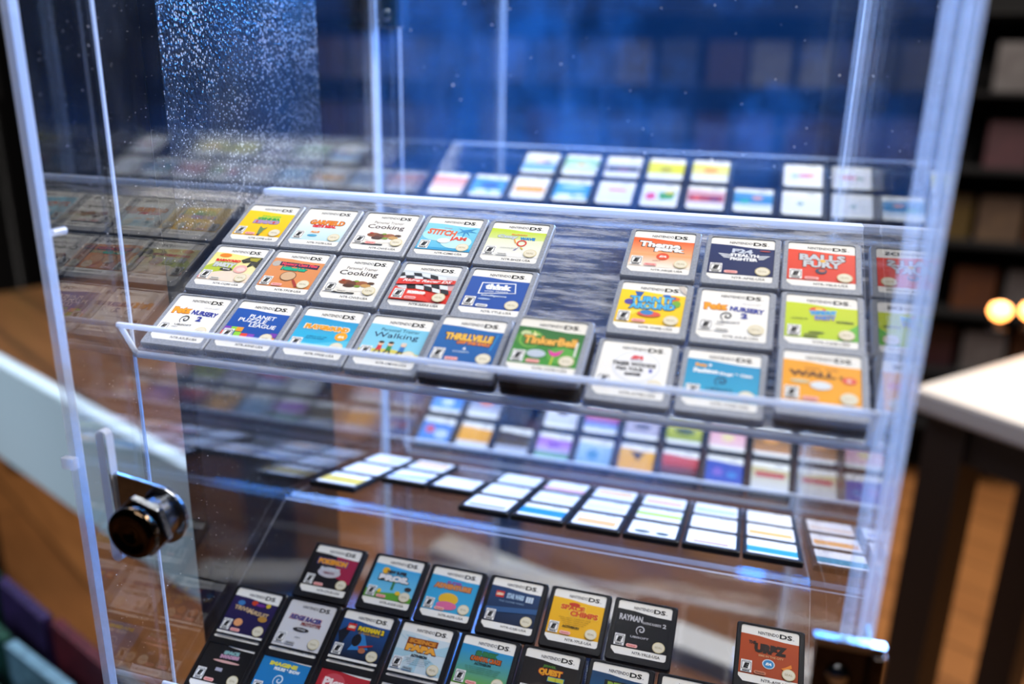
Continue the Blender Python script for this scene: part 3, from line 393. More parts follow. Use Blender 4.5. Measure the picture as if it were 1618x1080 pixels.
LO = {
 (1, 0): (dict(art=('#17121c', '#0f0d14'), code='NTR-CPUE-USA', e=[('p', [(14, 24), (28, 23), (28, 8), (18, 11)], '#a01f44'), ('e', 13.4, 13.4, 7, 3.2, '#c8c4cc'), T('POKEMON', 13, 19.8, 18, 3.6, '#e89a2a', bold=.09, out='#3a4a9a'), T('PLATINUM', 13.2, 15.4, 12, 2.2, '#d2d6de', bold=.06), T('VERSION', 13.2, 13, 7, 1.2, '#8a4a5a', bold=.04)]), 'black game cartridge with black and crimson sticker and orange title, back row left end'),
 (2, 0): (dict(art=('#3fa6dc', '#7ccbea'), code='NTR-A2DE-USA', e=[('p', [(0, 3.9), (0, 9), (9, 7.5), (18, 8.6), (28, 7), (28, 3.9)], '#5aa02c'), ('e', 7.6, 21, 2.2, 2.0, '#f0b41c'), T('NEW SUPER', 14.4, 20.6, 12, 2.2, '#2a2a30', bold=.08), T('BROS.', 14, 16.8, 18, 3.8, '#e8e8ea', bold=.09, out='#2a2a2e'), ('r', 14, 10, 15.4, 15, '#3a7a3a'), ('e', 8, 8.4, 1.2, 1.2, '#f0cc2a'), ('e', 19, 8.6, 1.6, 1.3, '#e8c02a'), ('e', 24, 12, 2, 1.2, '#3a2a1c')]), 'black game cartridge with sky and grass sticker, white block title and yellow disc'),
 (3, 0): (dict(art=('#2f9ed2', '#3aaad8'), code='NTR-ASPE-USA', e=[T('SUPER', 14.2, 21.4, 9, 1.6, '#8a5aa8', bold=.08), T('ADVENTURE', 13.8, 18.8, 21, 3.0, '#d88a4a', bold=.09, out='#8a4a2a'), ('e', 13.5, 11.5, 5.6, 3.6, '#e8b82c'), ('e', 13.5, 7.6, 5.8, 2.4, '#dc6a9a')]), 'black game cartridge with azure sticker and blurred yellow and pink shapes'),
 (4, 0): (dict(art=('#223f6a', '#12223e'), code='NTR-C3JE-USA', e=[('r', 3.4, 18.4, 8, 22, '#c8281f'), T('LEGO', 5.7, 20.2, 3.8, 1.6, '#f6e9c8', bold=.07), T('STAR WARS', 14.4, 20, 9.6, 3.2, '#a9c4dc', bold=.07), T('III', 22.4, 19.6, 4, 3.4, '#c4d6e6', bold=.06), ('p', [(0, 12), (28, 15), (28, 12), (0, 9)], '#2f588a'), T('THE CLONE WARS', 13, 16.4, 14, 1.0, '#7a94b0', bold=.02)], pill=0), 'black game cartridge with navy sticker, red square and pale blue lettering'),
 (5, 0): (dict(art=('#f2b80e', '#f0b20a'), code='NTR-YPLE-USA', e=[T('SPACE', 11.4, 19.8, 13, 3.0, '#d6501f', bold=.06, out='#f7d24a'), T('CHIMPS', 18, 16.8, 15, 3.2, '#d6501f', bold=.06, out='#f7d24a'), ('e', 12, 21.8, 3, 1.1, '#c83a1f')]+[T('TWO GREAT GAMES IN ONE', 13.6, 13.8-i*1.1, 17-i*2, .6, '#8a6414', bold=0) for i in range(4)]+[T('ACTIVISION', 12.4, 9, 9, 1.3, '#1c1c14', bold=.05)]), 'black game cartridge with mustard yellow sticker and red scribbled title'),
 (6, 0): (dict(art=('#101014', '#0c0c10'), code='NTR-YRLE-USA', e=[T('RAYMAN', 7.6, 20.4, 12, 3.4, '#c8c8cc', bold=.03), T('RAVING RABBIDS', 18.6, 18.9, 9.4, 1.4, '#b8b8bc', bold=.03), T('2', 25, 19, 1.8, 2.2, '#c8c8cc', bold=.03), ('spiral', 13.6, 14.6, 2.9, '#c8c8cc'), T('UBISOFT', 13.4, 10.4, 9.4, 1.1, '#c8c8cc')]), 'black game cartridge with black sticker and white swirl, last before the empty space'),
 (8, 0): (dict(art=('#b4491c', '#a8431a'), code='NTR-ASIE-USA', e=[T('THE', 5.8, 20.6, 3.6, 1.8, '#2a1a12', bold=.07), T('URBZ', 14.6, 18.2, 15.5, 5.0, '#2a1a12', bold=.09), T('SIMS IN THE CITY', 15, 14.4, 12, 1.1, '#d8a070', bold=.03), ('e', 14, 10.6, 3.0, 2.5, '#cfe2ec'), ('e', 14, 10.6, 2.5, 2.1, '#3a8ac0'), T('EA', 14, 10.6, 3, 1.4, '#f2f6f8', bold=.06, shear=.3), ('p', [(20, 9.6), (22, 10.6), (24.6, 12.4), (25, 10.6), (21, 8.8)], '#e8862a')], pill='#c87a5a'), 'black game cartridge with rust brown sticker, standing alone at the right wall'),
 (0, 1): (dict(art=('#271b52', '#1c1444'), code='NTR-YTPE-USA', e=[('e', 6, 21, 2.2, 1.5, '#3a7ab8'), ('e', 14, 22.2, 2, 1.4, '#c8401f'), ('e', 18, 21.5, 3, .9, '#6a2a8a'), ('e', 22.6, 22, 1.4, 1.3, '#d8b82c'), T('TRIVIAL', 9.6, 17.8, 13, 2.4, '#d9b88a', bold=.03, rot=-.06), T('PURSUIT', 18.8, 16.6, 13, 2.4, '#d9b88a', bold=.03, rot=-.06), ('e', 22.8, 14, 2.8, 1.6, '#b8863a'), ('e', 9.8, 9.8, 2.6, 2.2, '#e8a06a')]), 'black game cartridge with dark purple sticker and gold title, left end of middle row'),
 (1, 1): (dict(code='NTR-ARME-USA', paper='#d8d8dc', e=[T('RIDGE RACER', 13, 19.8, 19, 2.6, '#3a4a8a', bold=.06, out='#c88a8a', shear=.2, rot=-.03), T('PROTOTYPE', 17.4, 16.8, 12, 2.0, '#8a3a3a', bold=.06, shear=.2), ('e', 13, 13.4, 4.8, 1.2, '#2a2a2e'), T('THQ', 13, 13.4, 5, 1.1, '#d8d8dc'), T('LICENSED BY', 13, 9, 3.5, .6, '#555555')], pill='#b8b8ba'), 'black game cartridge with light grey sticker and slanted blue and red title'),
 (2, 1): (dict(art=('#1d4e8c', '#10182e'), code='NTR-BLBE-USA', e=[('p', [(0, 17), (8, 24), (4, 9)], '#0d1322'), ('p', [(9, 8), (14, 20), (20, 10)], '#2d7cc0'), ('e', 12, 14, 2.6, 3.4, '#14141c'), ('r', 4.2, 18.6, 9, 22.6, '#c8281f'), T('LEGO', 6.6, 20.6, 3.8, 1.6, '#f6e9c8', bold=.07), T('BATMAN 2', 18, 20.6, 15, 2.8, '#e8c81c', bold=.09, out='#1c2a3a'), T('DC SUPER HEROES', 17.6, 18.2, 12, 1.0, '#c8942a', bold=.03), ('e', 17, 9, 2, 1.5, '#b06a4a'), ('p', [(14, 11), (22, 13), (22, 12.2), (15, 10)], '#a82a2a')], pill=0), 'black game cartridge with dark blue sticker, red square and yellow title'),
 (3, 1): (dict(art=('#cfdfe6', '#c8dae2'), code='NTR-B6NE-USA', e=[('sun', 15, 15, '#a8cfde'), ('r', 5, 18.6, 22, 22, '#9a4a1c'), T('SCIENCE', 13.5, 20.3, 15, 2.4, '#d88a2c', bold=.08, out='#6a2e12'), T('PAPA', 14, 16.6, 17, 3.6, '#f0a83a', bold=.09, out='#8a4216'), T('ACTIVISION', 14, 12.6, 9, 1.5, '#1c2a30', bold=.06)]+[T('LICENSED FOR USE WITH THE SYSTEM', 14, 10.9-i*1.0, 14-i*1.5, .55, '#5a6a72', bold=0) for i in range(4)], pill='#9fb4be'), 'black game cartridge with pale blue sunburst sticker and orange brown title'),
 (4, 1): (dict(art=('#2a92c8', '#6aa83c'), code='NTR-YSWE-USA', e=[T('SHREK', 14.4, 21.0, 12, 2.6, '#2f7a4a', bold=.09, out='#1a4a3a'), T('CARNIVAL CRAZE', 14.4, 18.2, 16, 2.4, '#c8641f', bold=.06, out='#5a2a14'), T('ACTIVISION', 13.4, 15.6, 9, 1.4, '#1a3a3a', bold=.05)]+[T('ALL RIGHTS RESERVED WORLD WIDE', 14, 13.6-i*.95, 19-i, .55, '#3a6a3a', bold=0) for i in range(4)]), 'black game cartridge with blue to green sticker and small orange brown title'),
 (5, 1): (dict(art=('#15110f', '#241c16'), code='NTR-AJQE-USA', e=[T('JEWEL', 13.6, 21.6, 7, 1.6, '#4a7a2a', bold=.08), T('QUEST', 14.6, 18.6, 12, 3.6, '#e8a21f', bold=.07, out='#a8321a'), T('II', 18, 15.6, 8, 2.0, '#c8c83a', bold=.09, out='#3a8ab0'), ('p', [(0, 3.9), (0, 9), (10, 13), (28, 11), (28, 3.9)], '#38302a')]), 'black game cartridge with near black sticker and small yellow and red title'),
 (6, 1): (dict(art=('#15426a', '#1d6a94'), code='NTR-YB2E-USA', e=[('r', 7, 16, 20, 21.6, '#0f1c1a'), T('BEN', 13.6, 18.8, 10, 4.2, '#8aa83a', bold=.07), T('10', 13.6, 13.6, 9, 4, '#c8d84a', bold=.08)]), 'black game cartridge with petrol blue sticker and square green lettering, at the frame bottom'),
 (7, 1): (dict(art=('#8a8f96', '#70757c'), code='NTR-CGTE-USA', e=[T('GRID', 14, 19, 14, 4, '#e8e8ea', bold=.05)]), 'black game cartridge cut by the bottom of the frame, right end of the middle row'),
 (0, 2): (dict(art=('#0f0f13', '#0c0c10'), code='NTR-ASPE-USA', e=[T('SPACE', 15.6, 20.8, 9, 2.0, '#8ab8b8', bold=.09, out='#4a4a5a', rot=.05), T('INVADERS', 15.6, 18.6, 11, 2.0, '#c898b0', bold=.09, out='#4a4a5a', rot=.05), ('e', 15, 15.8, 8, .7, '#d8a8a0'), ('r', 11, 10.4, 15, 12.2, '#a8a8b8')]), 'black game cartridge with black sticker and small glowing title, front row left end'),
 (1, 2): (dict(art=('#1d7fc0', '#1b78b8'), code='NTR-CMEE-USA', e=[T('IMAGINE', 13, 21.0, 16, 2.2, '#e8dc4a', bold=.07), T('FIGURE & SHOW', 16, 18.6, 15, 1.8, '#e8f0f4', bold=.07), ('spiral', 14, 13, 3.6, '#cfe2ee')], pill=0), 'black game cartridge with bright blue sticker, white swirl and cream lettering'),
 (2, 2): (dict(art=('#b4202c', '#a81c28'), code='NTR-APCE-USA', e=[('e', 9, 18, 6.4, 5, '#c84a54'), T('Picross', 14, 18, 21, 5, '#f0dcd8', bold=.05)]), 'black game cartridge with crimson sticker at the very bottom of the frame'),
 (3, 2): (dict(code='NTR-A2ME-USA', paper='#d8d8dc', e=[T('BRAIN', 14, 18, 15, 4, '#5a6a8a', bold=.05)]), 'black game cartridge with light sticker at the frame bottom, right of the crimson one'),
}
PLO = {(1, 0): (35.0, 61.6), (2, 0): (73.4, 62.0), (3, 0): (108.0, 61.7), (4, 0): (143.0, 62.0), (5, 0): (177.8, 62.2), (6, 0): (212.6, 62.4), (8, 0): (275.6, 61.8),
       (0, 1): (0.6, 26.3), (1, 1): (34.6, 26.0), (2, 1): (68.4, 26.4), (3, 1): (102.6, 26.4), (4, 1): (137.2, 26.4), (5, 1): (171.0, 26.5), (6, 1): (205.9, 26.5), (7, 1): (240.4, 26.5),
       (0, 2): (0.4, -0.5), (1, 2): (34.4, -0.5), (2, 2): (68.4, -0.5), (3, 2): (102.6, -0.5)}
# the row nearest the lip sits close under the middle row
for k in list(PLO):
    if k[1] == 2: PLO[k] = (PLO[k][0], -9.2+0.0)
GL = 'black game cartridges on the lower front shelf of the near tower'

# ------------------------------------------------------------------ blurred stickers of the far shelves
def blur(top, bot, *e, code=''): return dict(simple=1, art=(top, bot), e=list(e))
WHITE = '#e9eaee'
T2 = [ # (column, row) -> sticker, words ; row 1 nearer the lip
 ((0, 1), blur('#e8733c', '#eadfd8', ('g', 3.9, 12, '#e8b49a', '#e9e4e4')), 'blurred cartridge with orange sticker, left end of the near row'),
 ((1, 1), blur('#2f86c8', '#4a9ad2', ('e', 15, 15, 8, 4, '#1d4f8e'), ('e', 9, 7, 6, 2.5, '#dfeaf2'), ('e', 21, 7, 5, 2, '#dfeaf2')), 'cartridge with mid blue sticker, second from left in the near row'),
 ((2, 1), blur('#eceae6', '#e9e4dc', ('r', 2, 9, 26, 17, '#f2a21c')), 'blurred cartridge with amber band on white'),
 ((3, 1), blur('#3a94cc', '#4aa2d6', ('e', 14, 19, 10, 3, '#9ccbe4'), ('e', 9, 7, 7, 3, '#e0ecf4'), ('e', 21, 8, 5, 2, '#e0ecf4')), 'blurred cartridge with cyan blue sticker beside the amber banded one'),
 ((4, 1), blur('#e8e9ee', '#dfe2ea', ('r', 8, 17, 22, 20, '#e8744a')), 'blurred cartridge with white sticker and one orange red line'),
 ((5, 1), blur('#e6e6ea', '#dfe2ea', ('e', 7, 13, 4, 5, '#e0507c'), ('p', [(13, 18), (26, 21), (24, 10), (14, 9)], '#3f9a4a'), ('e', 21, 19, 4, 2, '#e8cc3c')), 'blurred cartridge with pink and green shapes on white'),
 ((6, 1), blur('#d8a0a8', '#e4dce4', ('r', 1, 10, 27, 18, '#a83a54'), ('e', 7, 14, 3, 3, '#e05a5a'), ('e', 20, 13, 4, 3, '#7a3a6a')), 'blurred cartridge with raspberry red band on white'),
 ((7, 1), blur('#2a8ac0', '#dfe6ee', ('r', 0, 11, 28, 19, '#2380b4'), ('e', 17, 18, 4, 2, '#e89a80'), ('e', 8, 13, 4, 3, '#2aa8a0')), 'blurred cartridge with teal blue band, beside the last column'),
 ((8, 1), blur('#e6e8ee', '#dfe2ea', ('e', 13, 14, 2.5, 2, '#6f9a9a')), 'blurred cartridge with plain white sticker and small grey green mark'),
 ((2, 0), blur('#e4e8ee', '#2f8ad0', ('e', 15, 18, 7, 2.5, '#e0b090'), ('e', 20, 17, 4, 2, '#7a6ac0'), ('g', 3.9, 12, '#2f8ad0', '#9cc8e8')), 'cartridge with white to blue sticker, left end of the far row'),
 ((3, 0), blur('#7cc08a', '#dfe6e4', ('e', 14, 15, 9, 4, '#cfe0c0'), ('e', 14, 15, 4, 2, '#e8b87a')), 'blurred cartridge with soft green rim on white'),
 ((4, 0), blur('#e6e7ec', '#1c2038', ('r', 2, 9, 26, 15, '#1a1c30'), ('g', 3.9, 8, '#e2e2ea', '#e2e2ea'), ('e', 15, 10, 5, 1.6, '#8a4a7a')), 'blurred cartridge with near black band on white'),
 ((5, 0), blur('#e3dc14', '#dfd812', ('e', 14, 14, 5, 3, '#a8a01c'), ('g', 3.9, 8, '#e2e6e4', '#e2e6e4')), 'blurred cartridge with yellow band, left of its orange marked twin'),
 ((6, 0), blur('#e6dc18', '#e6e0b0', ('e', 14, 16, 6, 4, '#eca24a'), ('g', 3.9, 9, '#e2e6e4', '#e2e6e4')), 'blurred cartridge with yellow band and orange centre'),
 ((8, 0), blur('#e8e8ee', '#e6e6ee', ('e', 16, 15, 6, 2.5, '#d87aa0'), ('e', 20, 16, 2.5, 1.6, '#f08a4a'), ('e', 8, 14, 3, 2, '#8ab8a0')), 'cartridge with pink dash on white, right end of the far row'),
]
T2L = [
 ((0, 1), blur('#3f78c8', '#4a8ad8', ('e', 8, 16, 4, 4, '#d84a5a'), ('e', 19, 12, 6, 5, '#c8d8ee')), 'blurred cartridge with blue sticker and red blot, left end'),
 ((1, 1), blur('#f0a61a', '#eea414', ('g', 3.9, 9, '#e0e0e0', '#e0e0e0')), 'blurred cartridge with golden yellow band'),
 ((2, 1), blur('#3a2f1c', '#6a5218', ('g', 3.9, 10, '#b8bcc8', '#b8bcc8')), 'blurred cartridge with dark olive sticker'),
 ((3, 1), blur('#a86ac8', '#6ab08a', ('g', 10, 20, '#b46ad0', '#c8b8dc'), ('e', 14, 17, 6, 3, '#8a4ab8')), 'blurred cartridge with violet to green sticker'),
 ((4, 1), blur('#a8c4dc', '#8ab0d0', ('e', 13, 13, 5, 5, '#4a8ab0')), 'blurred cartridge with pale blue sticker and darker disc'),
 ((5, 1), blur('#f2b01c', '#f0a81a', ('p', [(8, 22), (20, 22), (15, 13)], '#2a2418')), 'blurred cartridge with yellow sticker and black wedge'),
 ((6, 1), blur('#c83a38', '#1c1418', ('g', 14, 22.9, '#d05048', '#b83030')), 'blurred cartridge with red over black sticker'),
 ((7, 1), blur('#2440a8', '#2a4ab4', ('e', 9, 14, 4, 4, '#7a5ac0'), ('e', 20, 12, 4, 3, '#2a7ac8')), 'blurred cartridge with royal blue sticker'),
 ((8, 1), blur('#c8b87a', '#d8d8dc', ('r', 3, 15, 25, 20, '#b8343a')), 'blurred cartridge with red dash over straw coloured band, right end'),
 ((0, 0), blur('#2f6ac8', '#5a9ae0', ('e', 14, 12, 6, 4, '#c0d4ee')), 'blurred cartridge with light blue sticker, left end of the far row'),
 ((1, 0), blur('#2a3f7a', '#c8ccd8', ('e', 14, 17, 6, 4, '#d0705a')), 'blurred cartridge with indigo sticker and coral blot'),
 ((3, 0), blur('#d4d4dc', '#c4c8d4', ('e', 14, 17, 5, 3, '#5a5048')), 'blurred cartridge with grey white sticker and brown mark'),
 ((4, 0), blur('#d8506a', '#3a6ac0', ('g', 3.9, 11, '#3a6ac0', '#b8c8e0')), 'blurred cartridge with pink over blue sticker'),
 ((5, 0), blur('#b8b0c8', '#a8a4b8', ('e', 14, 13, 7, 3, '#4a4a6a')), 'blurred cartridge with lilac grey sticker'),
 ((6, 0), blur('#d0cc14', '#8a9a1c', ('e', 14, 14, 8, 4, '#3a4a1c')), 'blurred cartridge with acid yellow sticker'),
 ((7, 0), blur('#e8a0b0', '#e8c0c8', ('e', 14, 14, 5, 5, '#e8d49a')), 'blurred cartridge with pink sticker and cream centre'),
 ((8, 0), blur('#3a3028', '#b87a3a', ('e', 13, 16, 6, 3, '#d89040')), 'blurred cartridge with brown sticker, right end of the far row'),
]
def tops(*e): return dict(simple=1, paper='#f2f4f6', e=list(e))
BK = [ # back slope of the near tower, columns from the left; row 0 is farthest
 ((0, 0), tops(('e', 20, 14, 6, 4, '#b8d4ec')), 'cartridge with white and faint blue sticker, top left of the slope'),
 ((0, 1), tops(('r', 2, 8, 20, 12, '#cfe0f0')), 'cartridge with white sticker below the faint blue one'),
 ((0, 2), tops(('r', 0, 5, 28, 20, '#e0c65a')), 'cartridge with pale gold sticker, lowest at the left end'),
 ((1, 0), tops(('r', 2, 14, 26, 22, '#f4ab28')), 'cartridge with orange yellow band, second column'),
 ((1, 1), tops(('p', [(0, 10), (28, 16), (28, 10), (0, 5)], '#4f86c8')), 'cartridge with blue slash, second column'),
 ((2, 1), tops(('r', 2, 12, 26, 16, '#f0b23c')), 'cartridge with thin amber line, alone in the third column'),
 ((3, 0), tops(('r', 2, 12, 26, 14, '#d8dce4')), 'cartridge with blank white sticker, farthest in the fourth column'),
 ((3, 1), tops(('r', 2, 8, 26, 10, '#d2dcea')), 'cartridge with blank white sticker, middle of the fourth column'),
 ((3, 2), tops(('r', 2, 4, 26, 9, '#8a8a9a')), 'cartridge with white sticker and grey foot, nearest in the fourth column'),
 ((4, 0), tops(('r', 0, 4, 28, 9, '#e0527a')), 'cartridge with pink line, fifth column'),
 ((4, 1), tops(('r', 0, 8, 28, 16, '#e8eef4')), 'cartridge with plain white sticker, middle of the fifth column'),
 ((4, 2), tops(('r', 0, 6, 28, 20, '#2a8cc4')), 'cartridge with strong blue sticker, nearest in the fifth column'),
 ((5, 0), tops(('r', 2, 14, 26, 22, '#f4b44a')), 'cartridge with orange band, farthest in the sixth column'),
 ((5, 1), tops(('r', 2, 8, 26, 14, '#d8dade')), 'cartridge with plain white sticker, middle of the sixth column'),
 ((5, 2), tops(('r', 2, 5, 26, 16, '#f0b878')), 'cartridge with apricot sticker, nearest in the sixth column'),
 ((6, 0), tops(('r', 2, 10, 26, 16, '#e8887a')), 'cartridge with salmon line, seventh column'),
 ((6, 1), tops(('r', 0, 10, 28, 18, '#b4d42a')), 'cartridge with lime band, seventh column'),
 ((6, 2), tops(('e', 8, 7, 5, 3, '#22424a'), ('e', 20, 7, 4, 3, '#22424a')), 'cartridge with dark blots, nearest in the seventh column'),
 ((7, 0), tops(('r', 1, 8, 27, 15, '#9fb6e0')), 'cartridge with pale blue band, eighth column'),
 ((7, 1), tops(('r', 1, 8, 27, 18, '#f0ddb0')), 'cartridge with cream band, eighth column'),
 ((7, 2), tops(('r', 4, 4, 24, 7, '#9a5a5a')), 'cartridge with brown red line, nearest in the eighth column'),
 ((8, 0), tops(('r', 1, 8, 27, 12, '#ecc6a4')), 'cartridge with peach line, farthest by the right wall'),
 ((8, 1), tops(('r', 1, 6, 27, 16, '#eeb066')), 'cartridge with tan orange band, middle by the right wall'),
 ((8, 2), tops(('r', 0, 4, 28, 15, '#2a94b4')), 'cartridge with teal band, nearest by the right wall'),
]

# ------------------------------------------------------------------ the acrylic towers
XL, XR = -1.5, 311.0
PM = [M_PANEL, M_EDGE]
def sheet(name, parent, x0, x1, y0, y1, z0, z1, mat=None, edge=None):
    b = MB(); b.box(x0/1000, x1/1000, y0/1000, y1/1000, z0/1000, z1/1000, 0, 1)
    return b.obj(name, [mat or M_PANEL, edge or M_EDGE], parent)
def tower(y, zs, words, detail=True):
    SM = [M_SHELF if detail else M_CLEAR, M_CLEAR]; RM = [M_RIDGE if detail else M_LIP, M_LIP]
    t = empty('acrylic_display_tower', W(0, y, -1130))
    tag(t, words, 'display case')
    z0 = 680.0; z1 = 1130+330.0        # local heights above the foot
    sheet('side_panel', t, XL-4, XL, -2, 258, z0, z1, None, M_PANEL)
    sheet('side_panel', t, XR, XR+4, -2, 258, z0, z1, None, M_PANEL)
    for xs in (XL-1.4, XR):
        b = MB(); b.box(xs/1000, (xs+1.4)/1000, -0.003, -0.0021, z0/1000, z1/1000); b.obj('seam', M_EDGE, t)
    b = MB(); b.box((XL-4)/1000, XL/1000, 0.2581, 0.2588, z0/1000, z1/1000); b.obj('seam', M_EDGE, t)
    sheet('back_panel', t, XL, XR, 254, 258, z0, z1, M_REAR)
    sheet('base_plate', t, XL-4, XR+4, -2, 258, z0-5, z0)
    b = MB(); b.box(0.02, 0.29, 0.03, 0.23, -0.02+0.0, 0.0); 
    p = MB(); p.lathe((0.155, 0.128, 0.012), (0, 0, 1), [(0, 0.03), (0.655, 0.03), (0.663, 0.06)], 32); p.obj('pedestal_post', M_BLACKMETAL, t, True)
    f = MB(); f.lathe((0.155, 0.128, -0.020), (0, 0, 1), [(0, 0.12), (0.012, 0.12), (0.03, 0.05), (0.034, 0.03)], 40); f.obj('foot', M_BLACKMETAL, t, True)
    for q_, dz in enumerate(zs):
        Z = 1130+dz
        s = empty('shelf', (0, 0, Z/1000)); s.parent = t; s.matrix_parent_inverse = Matrix.Identity(4)
        c, sn = math.cos(TH), math.sin(TH)
        rot = Matrix.Rotation(TH, 4, 'X')
        b = MB(); b.box(XL/1000, XR/1000, -0.0026, 0.1245, -0.0018, 0, 0, 1, rot); b.obj('front_slope', [SM[q_], M_EDGE], s)
        b = MB(); b.box(XL/1000, XR/1000, -0.0046, -0.0026, -0.001, 0.0167, 0, 1, rot)
        for vv, nn_, r_ in ((-0.0038, 0.0172, 0.0013), (-0.0038, -0.0008, 0.0016)):  # round beads shaped so the lip's edges catch light
            b.cyl(rot @ Vector((XL/1000, vv, nn_)), (1, 0, 0), r_, r_, (XR-XL)/1000, 14, 1)
        for xx in (XL+1.2, XR-1.2):
            b.cyl(rot @ Vector((xx/1000, -0.0038, -0.0008)), rot @ Vector((0, 0, 1)), 0.0011, 0.0011, 0.0184, 12, 1)
        b.obj('front_lip', [M_LIP, M_LIPEDGE], s)
        b = MB(); b.box(XL/1000, XR/1000, 0.1095, 0.1190, 0.0555, 0.0590, 0, 0); b.obj('ridge', [RM[q_], M_EDGE], s)
        if not (detail and q_ == 1): continue
        r2 = Matrix.Translation((0, 0.1185, 0.0575)) @ Matrix.Rotation(math.radians(-14), 4, 'X')
        b = MB(); b.box(XL/1000, XR/1000, 0, 0.136, -0.003, 0, 0, 1, r2); b.obj('back_slope', [M_CLEAR, M_EDGE], s)
        b = MB(); b.box(XL/1000, XR/1000, 0.133, 0.136, 0.0001, 0.016, 0, 1, r2); b.obj('back_lip', [M_LIP, M_LIPEDGE], s)
    d = empty('door', (0, 0, 0)); d.parent = t
    sheet('door_panel', d, XL-4, XR+4, -44, -40, z0, z1, M_DOOR)
    sheet('door_side', d, XL-4, XL, -40, -3.2, z0, z1, None, M_PANEL)
    b = MB(); b.box((XL-4)/1000, XL/1000, -0.0404, -0.0400, z0/1000, z1/1000); b.obj('door_seam', M_EDGE, d)
    sheet('door_side', d, XR, XR+4, -40, -3.2, z0, z1, M_GLARE if detail else None)
    return t, d
M_BLACKMETAL = princ('black_metal', '#101012', 0.35, metal=0.6)
def hinge(parent, x, y, z, h=0.036, w=0.026, mt=None):
    b = MB(); b.box(x-w, x, y-0.0015, y, z, z+h); b.box(x-0.0015, x+0.0005, y, y+w*0.8, z, z+h)
    b.cyl((x+0.001, y-0.002, z), (0, 0, 1), 0.003, 0.003, h, 20)
    o = b.obj('hinge', mt or M_DKHINGE, parent); bevel(o, 0.0005)
    s = MB()
    for zz in (z+h*0.22, z+h*0.72): s.lathe((x-w*0.55, y-0.0015, zz), (0, -1, 0), [(0, 0.0042), (0.001, 0.0040), (0.002, 0.0026), (0.0022, 0.0008)], 20)
    s.obj('screw', M_CHROME, o, True)
    b = MB(); b.box(x-w-0.001, x+0.003, y-0.003, y, z+h, z+h+0.003); b.obj('hinge_cap', M_CHROME, o)
    return o
M_DKHINGE = princ('hinge_metal', '#5a5350', 0.18, metal=1, var=(200, '#2a2422'))
TA, DA = tower(0, (0, -190), 'clear acrylic display tower with open sloping shelves, nearest the camera and filling the frame')
TB, DB = tower(304, (8, -183), 'second clear acrylic display tower, blurred directly behind the nearest one', False)
hz = 1.130
hinge(DA, 0.3155, -0.0445, hz-0.096, 0.040, 0.018)
hinge(DB, 0.015, -0.0400, hz+0.152, 0.036, 0.017, M_CHROME)
# latch knob and lap joints seen on the near left upright
b = MB(); b.box(-0.0065, -0.001, -0.0445, -0.036, hz+0.0, hz+0.0)
b = MB(); b.cyl((-0.0058, -0.036, hz+0.058), (0, 1, 0), 0.0016, 0.0016, 0.007, 16); b.obj('joint_pin', M_EDGE, DA)
b = MB(); b.box(-0.0075, -0.0012, -0.0465, -0.0435, hz-0.041, hz-0.036); b.obj('latch_stop', M_EDGE, DA)
# lock: clear tab, steel cam plate, threaded barrel, hexagonal nut and domed face
lk = empty('lock', (0, 0, 0)); lk.parent = DA
def P(x, y, z): return Vector((x/1000, y/1000, z/1000+hz))
LX, LZ = 39.5, -54.5
b = MB(); out = rrect(-6.2, -77, -1.0, -18, 0, 0, 1)
pts = [(x/1000, z/1000) for x, z in rrect(14.0, -80, 19.2, -19.5, 2.5)]
tab = MB(); tab.prism(pts, -0.004, 0.0)
tm = tab.mesh('tab', [M_PANEL, M_LIPEDGE])
for p_ in tm.polygons[:-2]: p_.material_index = 1; to = link('tab', tm, lk); to.matrix_local = Matrix.Translation(P(0, -48.2, 0)) @ Matrix.Rotation(math.pi/2, 4, 'X')
pl = MB(); cx, cz = LX, LZ
arc = [(cx+13.2*math.cos(math.radians(a)), cz+13.2*math.sin(math.radians(a))) for a in range(-100, 71, 10)]
pts = [(p[0]/1000, p[1]/1000) for p in arc+[(17.5, -38.5), (16.6, -40.0), (17.2, -58.5), (19.0, -60.0)]]
pl.prism(pts, 0, 0.0022); po = link('cam_plate', pl.mesh('cam_plate', M_CHROME), lk); po.matrix_local = Matrix.Translation(P(0, -44.5, 0)) @ Matrix.Rotation(math.pi/2, 4, 'X'); bevel(po, 0.0004)
br = MB(); prof = []
for i in range(22): prof.append((i*0.0004, 0.0088 if i % 2 else 0.0095))
br.lathe(P(LX, -46.7, LZ), (0, -1, 0), prof, 40); br.obj('threaded_barrel', M_CHROME, lk, False)
nt_ = MB(); nt_.cyl(P(LX, -54.2, LZ), (0, -1, 0), 0.0132, 0.0132, 0.0036, 6); no_ = nt_.obj('hex_nut', M_CHROME, lk); bevel(no_, 0.0006)
fc = MB(); fc.lathe(P(LX, -57.6, LZ), (0, -1, 0), [(0, 0.0100), (0.0005, 0.0108), (0.0045, 0.0110), (0.0062, 0.0104), (0.0069, 0.0090), (0.0067, 0.0070), (0.0060, 0.0066), (0.0062, 0.0045), (0.0058, 0.0016), (0.0052, 0.0010)], 48)
fc.obj('lock_face', M_DKCHROME, lk, True)

